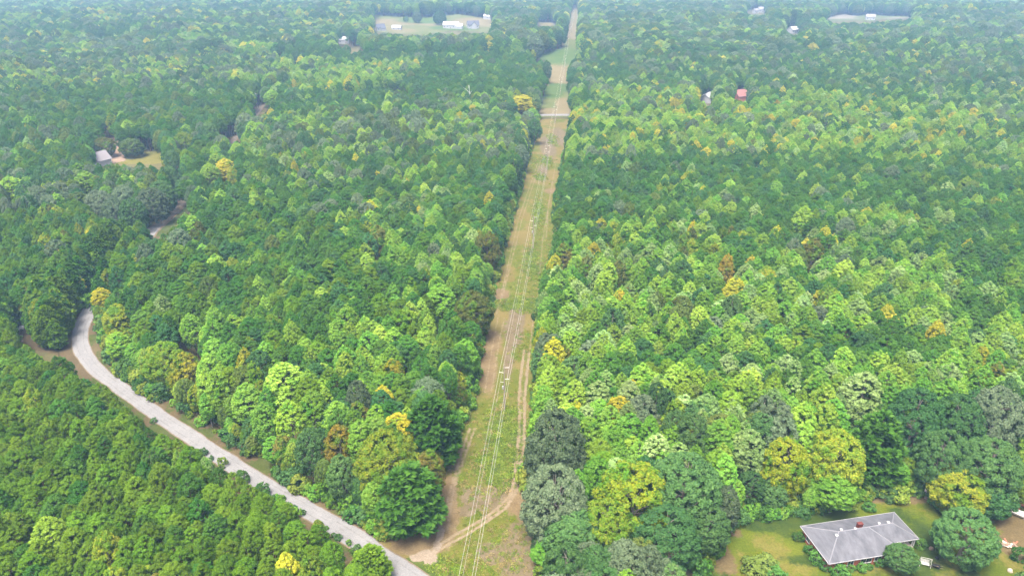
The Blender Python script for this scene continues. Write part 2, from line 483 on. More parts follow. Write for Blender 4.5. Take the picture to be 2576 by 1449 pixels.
def nz(sc_, amt, off=0.0):
    return lambda x, y: np.clip(0.5 + amt * (fbm(x / sc_ + off, y / sc_ - off, 4) - 0.5) * 2, 0, 1)

# -- the power line clearing (near part)
rut = lambda L_: [tuple(atn(x, y)[:2]) for (x, y) in L_]
Z2 = lambda L_: [(1000 + x / 2.576, 1125 + y / 2.576) for (x, y) in L_]       # points read on an enlargement
Z7 = lambda L_: [(1400 + x * .2415, 900 + y * .2415) for (x, y) in L_]
rutA = rut(Z7([(560, 520), (545, 640), (515, 850), (500, 1100)]) + Z2([(1345, 250), (1330, 500), (1312, 700), (1270, 850), (1150, 960), (1000, 1060), (850, 1140), (720, 1225), (600, 1290)]))
rutB = rut(Z7([(625, 560), (610, 700), (590, 900), (570, 1100)]) + Z2([(1385, 250), (1380, 450), (1352, 620), (1325, 800), (1245, 935), (1100, 1035), (950, 1135), (800, 1215), (690, 1280)]))
rutC = rut(Z2([(1010, 330), (940, 520), (880, 690), (835, 850), (815, 1000), (800, 1090)]))
rutD = rut(Z2([(970, 330), (900, 540), (845, 720), (800, 880), (780, 1010)]))
# mower tracks along the rest of the strip
line = lambda a: [tuple(atn(*a[0])[:2]), tuple(atn(*a[1])[:2]), tuple(atn(*a[2])[:2])]
mow = [line(a) for a in ([(1455, 920), (1520, 640), (1575, 480)], [(1470, 880), (1530, 640), (1585, 470)], [(1600, 700), (1607, 600), (1628, 480)], [(1570, 930), (1590, 700), (1615, 560)],
                         [(1420, 1150), (1445, 1000), (1462, 920)], [(1440, 1150), (1462, 1000), (1478, 930)], [(1540, 1100), (1555, 1000), (1562, 930)])]
def f_track(x, y):
    d = np.minimum(segdist(x, y, rutA), segdist(x, y, rutB))
    m = np.clip(1.12 - d / 0.62, 0, 1) * (0.80 + 0.35 * fbm(x / 2.5, y / 2.5, 3))
    dm = segdist(x, y, rutA) + segdist(x, y, rutB); m = np.maximum(m, 0.46 * np.clip(1.6 - dm / 2.6, 0, 1))
    d2 = np.minimum(segdist(x, y, rutC), segdist(x, y, rutD))
    m = np.maximum(m, 0.62 * np.clip(1.3 - d2 / 0.8, 0, 1))
    for l_ in mow:
        m = np.maximum(m, 0.60 * np.clip(1.3 - segdist(x, y, l_) / 0.6, 0, 1))
    return m
olive_b = blobs(Z2_ := [(1400, 1260, 6, 14), (1480, 1300, 7, 20), (1440, 1400, 8, 16), (1420, 1520, 5, 10), (1345, 1380, 4, 14), (1500, 1560, 7, 8), (1360, 1620, 5, 6),
                       (1530, 860, 11, 10), (1580, 800, 9, 14), (1590, 660, 5, 40), (1530, 1010, 5, 10), (1600, 740, 6, 30), (1570, 480, 4, 20), (1440, 1640, 8, 8), (1290, 1660, 4, 3)])
green_b = blobs([(1490, 1260, 5, 10, .95), (1480, 1360, 5, 9, .95), (1430, 1350, 3, 6, .8), (1500, 890, 13, 4, 1), (1560, 905, 9, 3, 1), (1470, 888, 6, 3, 1), (1560, 770, 3, 14), (1577, 620, 2, 16),
                 (1600, 470, 3, 10), (1235, 1665, 5, 3, 1), (1260, 1680, 5, 3, 1), (1618, 410, 3, 14, .8), (1580, 520, 3, 8, .9)])
mauve_b = blobs([(1395, 1455, 3.5, 3.5), (1430, 1465, 3.5, 3.5), (1470, 1440, 2.5, 3), (1365, 1498, 2, 1.6), (1530, 1590, 4, 6), (1520, 1640, 4, 6), (1330, 1330, 2, 6), (1545, 1500, 2.2, 6),
                 (1515, 930, 2.6, 10), (1505, 970, 3, 10), (1490, 1050, 1.6, 12, .8), (1605, 430, 5, 30, .9), (1640, 400, 5, 26, .9), (1590, 500, 3, 12, .8), (1465, 860, 3, 4), (1440, 1620, 3, 3), (1330, 1290, 2, 5)])
dirt_b = blobs([(1290, 1510, 4, 7), (1250, 1570, 6, 5), (1215, 1590, 5, 3), (1460, 862, 4, 4), (1440, 1000, 3.5, 7, .9), (1430, 1080, 3, 14, .8), (1310, 1450, 2.2, 7), (1525, 1470, 4, 5, .8), (1545, 1440, 3, 8, .7), (1620, 560, 5, 5, .8)])
sand_0 = blobs([(1225, 1632, 1.5, 1.2), (1245, 1624, 1.6, 1.2), (1262, 1640, 1.3, 1.5), (1280, 1598, 1.0, 1.8, .8), (1290, 1560, 1.0, 2.4, .75)])
sand_b = lambda x, y: sand_0(x, y) * (0.55 + 0.9 * fbm(x / 1.3, y / 1.3, 3))
row_w = widen(W(ROW_PX), 2.6)
sheet('power_line_clearing', row_w[:1] + row_w[1:-1] + [tuple(at(1350, 1460)[:2]), tuple(at(1350, 2100)[:2]), tuple(at(1080, 2100)[:2])], 0.5, 0.02, M_CLEAR, {
    'olive': lambda x, y: np.maximum(olive_b(x, y), 0.86 * nz(12, 1.2, 3)(x, y)),
    'green': lambda x, y: green_b(x, y) * (0.6 + 0.6 * nz(4, 1.2, 8)(x, y)),
    'mauve': mauve_b, 'dirt': dirt_b, 'sand': sand_b, 'track': f_track}, edge=1.6, jag=1.0)
# -- its far part, the meadow beyond the crossing road
sheet('far_clearing', widen(W(ROW2_PX), 2.0), 3.0, 0.25, M_MEADOW, {
    'dry': blobs([(1645, 210, 26, 70), (1655, 180, 20, 50), (1620, 330, 16, 14), (1660, 310, 8, 30), (1670, 90, 20, 200), (1690, 30, 30, 400)]),
    'green': blobs([(1650, 165, 45, 60, .8), (1610, 272, 12, 30, .9), (1630, 258, 20, 22, .9), (1590, 168, 20, 25, .6)])})

# -- the gravel road
top_w = W(ROAD_TOP); bot_w = W(ROAD_BOT[::-1])
def resample(L_, n):
    P = np.array(L_); d = np.r_[0, np.cumsum(np.linalg.norm(np.diff(P, axis=0), axis=1))]
    t = np.linspace(0, d[-1], n)
    return np.stack([np.interp(t, d, P[:, 0]), np.interp(t, d, P[:, 1])], 1)
ROADC = [(1090, 1492), (1012, 1436), (957, 1399), (890, 1352), (800, 1296), (700, 1240), (600, 1178), (490, 1105), (400, 1046), (300, 974), (238, 925), (206, 878), (203, 830), (226, 780),
         (262, 722), (318, 650), (380, 584), (440, 530), (500, 462), (548, 400), (590, 350), (622, 312), (652, 277), (672, 240), (690, 205), (704, 175), (716, 150)]
road_c = [tuple(at(x, y)[:2]) for (x, y) in ROADC]
def spline(L_, n):
    P = np.array(L_, float); out = []
    for i in range(len(P) - 1):
        p0, p1, p2, p3 = P[max(i - 1, 0)], P[i], P[i + 1], P[min(i + 2, len(P) - 1)]
        for t in np.linspace(0, 1, n, endpoint=False):
            out.append(0.5 * ((2 * p1) + (-p0 + p2) * t + (2 * p0 - 5 * p1 + 4 * p2 - p3) * t * t + (-p0 + 3 * p1 - 3 * p2 + p3) * t ** 3))
    out.append(P[-1])
    return np.array(out)
road_s = resample(spline(road_c, 8), 620)
def ribbon(name, cl, half, zoff, mat, nu=13, crown=0.0, attrs=None):
    d = np.gradient(cl, axis=0); d /= np.linalg.norm(d, axis=1)[:, None] + 1e-9
    n = np.stack([-d[:, 1], d[:, 0]], 1)
    hw = half if hasattr(half, '__len__') else np.full(len(cl), half)
    u = np.linspace(-1, 1, nu)
    s = np.r_[0, np.cumsum(np.linalg.norm(np.diff(cl, axis=0), axis=1))]
    jl = 1 + 0.16 * (fbm(s / 5.0, s * 0 + 3.3, 3) - 0.5) * 2; jr = 1 + 0.16 * (fbm(s / 5.0, s * 0 + 9.7, 3) - 0.5) * 2
    j = np.where(u[None, :] < 0, jl[:, None], jr[:, None])
    P = cl[:, None, :] + n[:, None, :] * (u[None, :, None] * (hw[:, None] * j)[:, :, None])
    X, Y = P[..., 0].ravel(), P[..., 1].ravel()
    Z = hgt(X, Y) + zoff + crown * (1 - np.tile(u, len(cl)) ** 2)
    idx = np.arange(len(cl) * nu).reshape(len(cl), nu)
    q = np.stack([idx[:-1, :-1], idx[1:, :-1], idx[1:, 1:], idx[:-1, 1:]], -1).reshape(-1, 4)[:, ::-1]
    me = quick_mesh(name, np.stack([X, Y, Z], 1), q, [mat])
    U = np.tile(u, len(cl))
    for k, fn in (attrs or {}).items():
        a = me.attributes.new(k, 'FLOAT', 'POINT'); a.data.foreach_set('value', np.ascontiguousarray(fn(X, Y, U), np.float32))
    o = link(name, me); o['kind'] = 'structure'
    return o
a_rut = lambda x, y, u: 0.75 * np.maximum(np.exp(-((np.abs(u) - 0.42) / 0.10) ** 2), np.exp(-((np.abs(u) - 0.05) / 0.08) ** 2)) + 0.3 * (fbm(x / 2, y / 2, 3) - 0.4)
a_edge = lambda x, y, u: np.clip((np.abs(u) - 0.72) * 3.4, 0, 1)
s_frac = np.linspace(0, 1, len(road_s))
half_w = np.interp(s_frac, [0, .05, .16, .24, .30, .40, 1.0], [2.8, 2.3, 2.2, 2.9, 3.4, 2.5, 2.1])
ribbon('gravel_road', road_s, half_w, 0.05, M_ROAD, 17, 0.10, {'rut': a_rut, 'edge': lambda x, y, u: np.clip(a_edge(x, y, u) + 0.62 * smooth(262, 300, y), 0, 1)})
ribbon('road_verge', road_s, half_w + np.interp(s_frac, [0, .05, .2, .28, .34, 1], [3.0, 4.2, 3.6, 4.6, 4.2, 4.0]), 0.012, M_VERGE, 15, 0.0, {
    'dirt': lambda x, y, u: np.clip(0.1 + 0.9 * nz(9, 1.2, 5)(x, y) + 0.25 * (u > 0), 0, 1),
    'green': lambda x, y, u: 0.85 * nz(6, 1.3, 2)(x, y),
    'edge': lambda x, y, u: np.clip((np.abs(u) - 0.78) * 4.0, 0, 1)})
cr = np.stack([np.linspace(at(1210, 286)[0], at(1640, 292)[0], 60), np.linspace(at(1394, 291)[1], at(1394, 291)[1] + 1, 60)], 1)
ribbon('crossing_road', cr, 3.4, 0.30, M_ROAD, 9, 0.08, {'rut': a_rut, 'edge': a_edge})

# -- the yard round the brick house, with the bare ground beside it
yard_w = widen(W([(1740, 1500), (1800, 1390), (1845, 1305), (1925, 1285), (2045, 1283), (2130, 1255), (2165, 1240), (2330, 1232), (2400, 1270), (2585, 1245), (2640, 1300), (2660, 1500)]), 1.5)
sheet('lawn', yard_w, 0.5, 0.024, M_LAWN, {
    'dry': lambda x, y: np.maximum(blobs([(2270, 1610, 5, 5), (2240, 1590, 4, 4), (2330, 1660, 6, 4), (2620, 1470, 10, 3, .9), (2180, 1660, 4, 7, .9), (2760, 1660, 5, 6), (2980, 1640, 6, 6), (2560, 1660, 8, 3), (2960, 1560, 6, 8, .9), (2700, 1500, 6, 3, .8)])(x, y) * 0.85, 0.66 * nz(5, 1.3, 4)(x, y)),
    'dirt': blobs([(2150, 1560, 2.0, 1.4, .8), (2560, 1462, 7, 1.2, .8), (2640, 1462, 6, 1.5), (2980, 1600, 4, 4), (2960, 1540, 3, 5), (2725, 1590, 1.5, 1.2, .9), (2735, 1640, 1.6, 1, .9), (2840, 1540, 4, 2), (2980, 1480, 6, 6), (2700, 1555, 1.2, 1, .8), (2115, 1640, 3, 5, .8)]),
    'green': lambda x, y: np.maximum(blobs([(2250, 1535, 8, 2.5, .9), (2720, 1580, 3, 6, .9), (2400, 1525, 10, 2), (2420, 1640, 10, 2, .8), (2790, 1500, 4, 3, .9)])(x, y), 0.7 * nz(7, 1.2, 9)(x, y))}, edge=1.5, jag=1.0)
# -- open places far off
sheet('house_lawn', widen(W(LAWNL_PX), 5), 1.5, 0.03, M_LAWN, {'dry': lambda x, y: 0.9 + 0 * x, 'dirt': lambda x, y: 0 * x, 'green': lambda x, y: 0.5 * nz(9, 1.2, 1)(x, y)})
sheet('dirt_drive', widen(W(DRIVE_PX), 2), 1.2, 0.05, ground_mat('drive_dirt', [((.42, .29, .20), (.56, .42, .31), 0.2, None, 0, 0)]))
sheet('roadside_grass', widen(W(VERGE_PX), 3), 1.0, 0.035, M_VERGE, {'green': lambda x, y: 0.75 + 0 * x, 'dirt': blobs([(535, 605, 12, 10)])})
sheet('woodland_track', widen(W(NOOK_PX), 2), 0.8, 0.03, M_VERGE, {'green': lambda x, y: 0 * x, 'dirt': lambda x, y: 0.75 + 0 * x})
sheet('far_meadow', widen(W(FIELD_PX), 12), 6.0, 0.35, M_MEADOW, {'dry': lambda x, y: np.maximum(blobs([(1150, 66, 60, 40, .9), (1420, 66, 60, 60, .9), (1260, 72, 18, 20)])(x, y), 0.6 * nz(60, 1.3, 2)(x, y)), 'green': blobs([(1240, 62, 50, 40, .8), (1330, 85, 40, 25, .9)])})
sheet('small_far_meadow', widen(W(FIELD2_PX), 8), 6.0, 0.35, M_MEADOW, {'dry': lambda x, y: 0.6 + 0 * x, 'green': lambda x, y: 0 * x})
M_BARE = ground_mat('bare_pale_soil', [((.30, .27, .20), (.42, .37, .30), 0.05, None, 0, 0), ((.16, .20, .07), (.22, .24, .09), 0.05, 'green', .42, .62)], bump=0.1)
sheet('building_site_ground', widen(W(FIELD3_PX), 4), 6.0, 0.35, M_BARE, {'green': nz(60, 1.6, 6)})
sheet('bare_patch', widen(W(BARE_PX), 4), 5.0, 0.35, M_BARE)

# ------------------------------------------------------------------ trees: crowns of many leaf-sized faces round a tapered trunk with limbs
def unit(v):
    return v / (np.linalg.norm(v, axis=-1, keepdims=True) + 1e-9)

def cards(cen, nrm, L_, W_, g, align=None):
    """One small folded diamond for each leaf spray."""
    n = len(cen)
    t = unit(np.cross(nrm, g.normal(size=(n, 3)))) if align is None else unit(align)
    b = unit(np.cross(nrm, t))
    l = L_[:, None]; w = W_[:, None]
    tip = cen + t * l * 0.5; tail = cen - t * l * 0.5
    s1 = cen + b * w * 0.5 - nrm * w * 0.12; s2 = cen - b * w * 0.5 - nrm * w * 0.12
    V = np.stack([tail, s1, tip, s2], 1).reshape(-1, 3)
    return V, np.arange(n * 4).reshape(n, 4)

def crown_broad(g, H, rad, base, n_lump, n_leaf, leaf, shape, lump=0.30, slim=1.0):
    """Lumps of leaves over an envelope; shape(t) gives the radius factor at height fraction t of the crown."""
    hc = H - base
    C, Nn, Rl = [], [], []
    tries = 0
    while len(C) < n_lump and tries < n_lump * 30:
        tries += 1
        t = g.random() ** 0.85
        r = shape(t) * rad
        a = g.random() * 2 * math.pi
        k = 0.74 + 0.20 * g.random()
        p = np.array([math.cos(a) * r * k, math.sin(a) * r * k, base + hc * (0.04 + 0.88 * t)])
        lr = rad * lump * (0.5 + 1.0 * g.random()) * (0.6 + 0.4 * min(1, r / rad + 0.2))
        if any(np.linalg.norm(p - q) < 0.62 * (lr + s) for q, s in zip(C, Rl)) and g.random() < 0.8:
            continue
        C.append(p); Rl.append(lr)
    # a top lump
    C.append(np.array([0, 0, H - rad * lump * 0.8])); Rl.append(rad * lump * 0.8)
    C = np.array(C); Rl = np.array(Rl)
    w = Rl ** 2; pick = g.choice(len(C), n_leaf, p=w / w.sum())
    d = unit(g.normal(size=(n_leaf, 3)))
    out = C[pick] - np.array([0, 0, base + hc * 0.42]); out = unit(out)
    d = unit(d + out * 0.65 + np.array([0, 0, 0.40]))
    rr = Rl[pick] * (0.78 + 0.32 * g.random(n_leaf)) * np.where(g.random(n_leaf) < 0.14, 0.6, 1.0)
    P = C[pick] + d * rr[:, None] * np.array([1.06, 1.06, 1.0])
    nr = unit(d * 0.9 + g.normal(size=(n_leaf, 3)) * 0.48 + np.array([0, 0, 0.22]))
    L_ = leaf * (0.7 + 0.7 * g.random(n_leaf)); W_ = L_ * (0.55 + 0.25 * g.random(n_leaf)) * slim
    V, Fq = cards(P, nr, L_, W_, g)
    return V, Fq, C, Rl

def crown_pine(g, H, rad, base, n_tuft, per, shape):
    """Whorled boughs that end in tufts of needles."""
    C = []; D = []
    hc = H - base
    for i in range(n_tuft):
        t = 1 - (1 - (i + 0.5) / n_tuft) ** 0.62
        t = min(0.985, max(0.0, t + g.normal() * 0.03))
        a = i * 2.39996 + g.normal() * 0.5
        r = shape(t) * rad * (1.0 if g.random() < 0.62 else 0.35 + 0.5 * g.random()) * (0.82 + 0.36 * g.random())
        C.append([math.cos(a) * r, math.sin(a) * r, base + hc * t + 0.10 * r])
        D.append([math.cos(a) * 0.8, math.sin(a) * 0.8, 0.75 + 0.8 * t])
    C.append([0, 0, H]); D.append([0, 0, 1])
    C = np.array(C); D = unit(np.array(D))
    n = len(C) * per
    pick = np.repeat(np.arange(len(C)), per)
    d = unit(g.normal(size=(n, 3)) * 0.85 + D[pick] * 0.75)
    tr = rad * (0.13 + 0.08 * g.random(len(C)))
    L_ = tr[pick] * (1.0 + 0.7 * g.random(n)) * 1.15
    cen = C[pick] + d * (L_ * 0.48)[:, None] * np.array([1.15, 1.15, 0.8])
    nr = unit(np.cross(d, g.normal(size=(n, 3))) + 0.35 * d + np.array([0, 0, 0.8]))
    V, Fq = cards(cen, nr, L_, L_ * (0.36 + 0.2 * g.random(n)), g, align=d)
    return V, Fq, C, tr

def trunk_mesh(g, H, base, C, r0, n_limb, name, mat, limb_r=0.35):
    mb = MB()
    lean = g.normal(size=2) * 0.012 * H
    pts = [(lean[0] * t * t, lean[1] * t * t, H * 0.93 * t - (0.25 if t == 0 else 0)) for t in (0, .25, .5, .75, 1.0)]
    mb.tube(pts, [r0 * 1.15, r0 * 0.85, r0 * 0.62, r0 * 0.38, r0 * 0.12], 7)
    if n_limb and len(C):
        for i in g.choice(len(C), min(n_limb, len(C)), replace=False):
            c = C[i]
            z0 = max(base * 0.75, min(H * 0.85, c[2] - 0.55 * math.hypot(c[0], c[1])))
            t = z0 / (H * 0.93)
            s = (lean[0] * t * t, lean[1] * t * t, z0)
            mid = ((s[0] + c[0]) / 2, (s[1] + c[1]) / 2, (s[2] + c[2]) / 2 - 0.04 * H * g.random())
            rr = r0 * limb_r * (1 - 0.5 * t)
            mb.tube([s, mid, tuple(c)], [rr, rr * 0.7, rr * 0.25], 5, cap=False)
    return mb.mesh(name, mat)

def ovoid(t):          # tulip-poplar: egg-shaped, rounded top
    return max(0.12, (1 - ((t - 0.30) / 0.72) ** 2) ** 0.62) if t > 0.30 else 0.62 + 0.38 * t / 0.30
def dome(t):           # oak
    return max(0.22, (1 - ((t - 0.32) / 0.70) ** 2) ** 0.5) if t > 0.32 else 0.70 + 0.30 * t / 0.32
def oval(t):           # maple
    return max(0.15, (1 - ((t - 0.38) / 0.64) ** 2) ** 0.6) if t > 0.38 else 0.60 + 0.40 * t / 0.38
def conedome(t):       # loblolly pine
    return max(0.05, (1 - t ** 2.1) ** 0.66) * (0.72 + 0.28 * min(1, t / 0.25))

SHAPES = {k: [] for k in ('pine', 'poplar', 'oak', 'maple')}     # each: dict(crown mesh, trunk mesh, both mesh, H, rad)
def join_mesh(name, ca, tb, mats):
    va = np.empty(len(ca.vertices) * 3, np.float32); ca.vertices.foreach_get('co', va)
    vb = np.empty(len(tb.vertices) * 3, np.float32); tb.vertices.foreach_get('co', vb)
    fa = [tuple(p.vertices) for p in ca.polygons]; fb = [tuple(i + len(ca.vertices) for i in p.vertices) for p in tb.polygons]
    me = bpy.data.meshes.new(name)
    me.from_pydata(np.concatenate([va, vb]).reshape(-1, 3).tolist(), [], fa + fb)
    for m in mats:
        me.materials.append(m)
    me.polygons.foreach_set('material_index', [0] * len(fa) + [1] * len(fb))
    me.update()
    return me

def add_shape(sp, V, Fq, C, H, rad, base, r0, n_limb, g, leafmat, bark):
    k = len(SHAPES[sp])
    cm = quick_mesh('%s_crown_%d' % (sp, k), V, Fq, [leafmat])
    tm = trunk_mesh(g, H, base, C, r0, n_limb, '%s_trunk_%d' % (sp, k), bark)
    SHAPES[sp].append(dict(crown=cm, trunk=tm, both=join_mesh('%s_whole_%d' % (sp, k), cm, tm, [leafmat, bark]), H=H, rad=rad, base=base))

for k in range(6):
    g = np.random.default_rng(100 + k)
    H = 15.0; rad = 2.5 * (0.9 + 0.2 * g.random()); base = [8.0, 7.2, 6.6, 8.2, 6.0, 7.6][k]
    V, Fq, C, tr = crown_broad(g, H, rad, base, 110, 6600, 0.36, conedome, 0.18, 0.46)
    add_shape('pine', V, Fq, C, H, rad, base, 0.17, 14, g, LEAFMAT[('pine', 0)], M_BARK_P)
# pines of the forest edge, boughs almost to the ground
for k in range(2):
    g = np.random.default_rng(140 + k)
    V, Fq, C, tr = crown_pine(g, 15.0, 3.1, 1.8, 190, 38, conedome)
    add_shape('pine', V, Fq, C, 15.0, 3.1, 1.8, 0.2, 20, g, LEAFMAT[('pine', 0)], M_BARK_P)
for k in range(5):
    g = np.random.default_rng(200 + k)
    rad = 3.0 * (0.92 + 0.16 * g.random())
    V, Fq, C, Rl = crown_broad(g, 17.0, rad, 4.6, 260, 9500, 0.33, ovoid, 0.15)
    add_shape('poplar', V, Fq, C, 17.0, rad, 4.6, 0.19, 14, g, LEAFMAT[('poplar', 0)], M_BARK)
for k in range(5):
    g = np.random.default_rng(300 + k)
    V, Fq, C, Rl = crown_broad(g, 17.0, 5.2, 3.6, 230, 14000, 0.39, dome, 0.14)
    add_shape('oak', V, Fq, C, 17.0, 5.2, 3.6, 0.32, 18, g, LEAFMAT[('oak', 0)], M_BARK)
for k in range(3):                      # great oaks
    g = np.random.default_rng(330 + k)
    V, Fq, C, Rl = crown_broad(g, 20.0, 8.5, 2.2, 330, 30000, 0.44, dome, 0.115)
    add_shape('oak', V, Fq, C, 20.0, 8.5, 2.2, 0.45, 24, g, LEAFMAT[('oak', 0)], M_BARK)
for k in range(4):
    g = np.random.default_rng(400 + k)
    V, Fq, C, Rl = crown_broad(g, 15.0, 3.6, 2.2, 190, 9500, 0.35, oval, 0.165)
    add_shape('maple', V, Fq, C, 15.0, 3.6, 2.2, 0.22, 14, g, LEAFMAT[('maple', 0)], M_BARK)
for k in range(3):                      # large maples
    g = np.random.default_rng(430 + k)
    V, Fq, C, Rl = crown_broad(g, 17.0, 7.0, 2.0, 260, 22000, 0.42, oval, 0.13)
    add_shape('maple', V, Fq, C, 17.0, 7.0, 2.0, 0.34, 20, g, LEAFMAT[('maple', 0)], M_BARK)

# ------------------------------------------------------------------ which tree stands where
# zones read on the photograph (canopy seen there): polygon, (pine, poplar, oak, maple), planted?, poplar tints, pine tints
ZONES = [
 ([(-60, 790), (60, 860), (150, 900), (400, 1075), (600, 1215), (800, 1340), (985, 1470), (-60, 1470)], (.98, .012, 0, .008), 1, (.7, .2, 0, .1), (.82, .18, 0)),
 ([(-60, 545), (180, 505), (350, 560), (372, 600), (300, 665), (190, 770), (140, 880), (-60, 800)], (.97, 0, .015, .015), 1, (1, 0, 0, 0), (.45, .5, .05)),
 ([(-60, 440), (240, 430), (470, 430), (475, 510), (350, 562), (180, 505), (-60, 545)], (.42, .10, .45, .03), 0, (.6, .3, .1, 0), (.2, .6, .2)),
 ([(-60, 235), (640, 215), (600, 330), (480, 432), (-60, 440)], (.82, .05, .11, .02), 0, (.5, .3, .2, 0), (.25, .6, .15)),
 ([(-60, 110), (720, 120), (640, 215), (-60, 235)], (.30, .34, .32, .04), 0, (.60, .15, .15, .10), (.1, .5, .4)),
 ([(-60, -40), (940, -40), (940, 100), (720, 120), (-60, 110)], (.45, .24, .26, .05), 0, (.55, .1, .25, .10), (.1, .4, .5)),
 ([(700, 118), (1330, 140), (1372, 150), (1374, 235), (1100, 238), (1000, 205), (1080, 165), (700, 150)], (.93, .03, .04, 0), 0, (1, 0, 0, 0), (.1, .75, .15)),
 ([(700, 150), (1080, 165), (1000, 205), (780, 235), (640, 215)], (.30, .60, .08, .02), 0, (.75, .1, .1, .05), (.1, .6, .3)),
 ([(640, 215), (780, 235), (1100, 235), (1100, 275), (600, 300)], (.85, .05, .09, .01), 0, (.75, .1, .1, .05), (.1, .7, .2)),
 ([(590, 280), (1362, 238), (1345, 330), (1330, 385), (620, 400), (540, 400)], (.22, .34, .30, .14), 0, (.52, .2, .25, .03), (.1, .6, .3)),
 ([(480, 400), (1335, 385), (1290, 545), (455, 545)], (.70, .15, .11, .04), 0, (.5, .3, .1, .1), (.2, .6, .2)),
 ([(930, 545), (1250, 545), (1230, 720), (1080, 700), (930, 640)], (.52, .42, .02, .04), 0, (.5, .45, .05, 0), (.2, .6, .2)),
 ([(300, 545), (1290, 545), (1245, 740), (235, 760)], (.87, .08, .02, .03), 0, (.6, .4, 0, 0), (.3, .6, .1)),
 ([(840, 800), (1000, 790), (1000, 930), (860, 930)], (.40, .58, 0, .02), 0, (.6, .4, 0, 0), (.3, .6, .1)),
 ([(230, 760), (1245, 740), (1215, 900), (600, 940), (300, 900)], (.76, .19, .02, .03), 0, (.55, .4, .05, 0), (.35, .55, .1)),
 ([(250, 880), (700, 930), (1215, 900), (1180, 1060), (1040, 1380), (880, 1300), (600, 1150)], (.50, .32, .07, .11), 0, (.45, .45, .05, .05), (.3, .55, .15)),
 ([(940, -40), (2640, -40), (2640, 130), (940, 130)], (.28, .25, .44, .03), 0, (.45, .1, .35, .1), (.1, .4, .5)),
 ([(1370, 130), (2640, 130), (2640, 232), (1370, 232)], (.62, .12, .24, .02), 0, (.5, .1, .3, .1), (.1, .5, .4)),
 ([(1420, 232), (1900, 225), (2640, 300), (2640, 420), (1900, 395), (1420, 405)], (.40, .48, .06, .06), 0, (.70, .11, .10, .09), (.1, .6, .3)),
 ([(1880, 225), (2640, 225), (2640, 305)], (.62, .28, .08, .02), 0, (.5, .1, .3, .1), (.1, .5, .4)),
 ([(1395, 400), (1900, 395), (2640, 420), (2640, 545), (1900, 530), (1390, 560)], (.88, .08, .03, .01), 0, (.4, .4, .2, 0), (.12, .68, .2)),
 ([(1390, 560), (1900, 525), (2640, 540), (2640, 640), (1900, 650), (1390, 640)], (.66, .23, .05, .06), 0, (.4, .4, .15, .05), (.12, .68, .2)),
 ([(1960, 830), (2350, 820), (2400, 920), (2050, 920)], (.92, .06, .02, 0), 0, (.3, .4, .3, 0), (.1, .7, .2)),
 ([(1620, 870), (1800, 900), (1800, 960), (1620, 940)], (.75, .22, .02, .01), 0, (.3, .4, .3, 0), (.1, .7, .2)),
 ([(2350, 560), (2640, 600), (2640, 800), (2400, 800)], (.60, .32, .05, .03), 0, (.4, .4, .2, 0), (.1, .7, .2)),
 ([(1345, 630), (2640, 620), (2640, 1010), (1335, 1010)], (.25, .69, .03, .03), 0, (.50, .25, .23, .02), (.15, .65, .2)),
 ([(1330, 1310), (2640, 1310), (2640, 1480), (1330, 1480)], (.12, .14, .66, .08), 0, (.1, .9, 0, 0), (.15, .65, .2)),
 ([(1330, 1010), (2640, 1010), (2640, 1320), (1330, 1320)], (.18, .64, .13, .05), 0, (.40, .32, .26, .02), (.15, .65, .2)),
]
SPEC = ['pine', 'poplar', 'oak', 'maple']
TREES = []     # dict rows

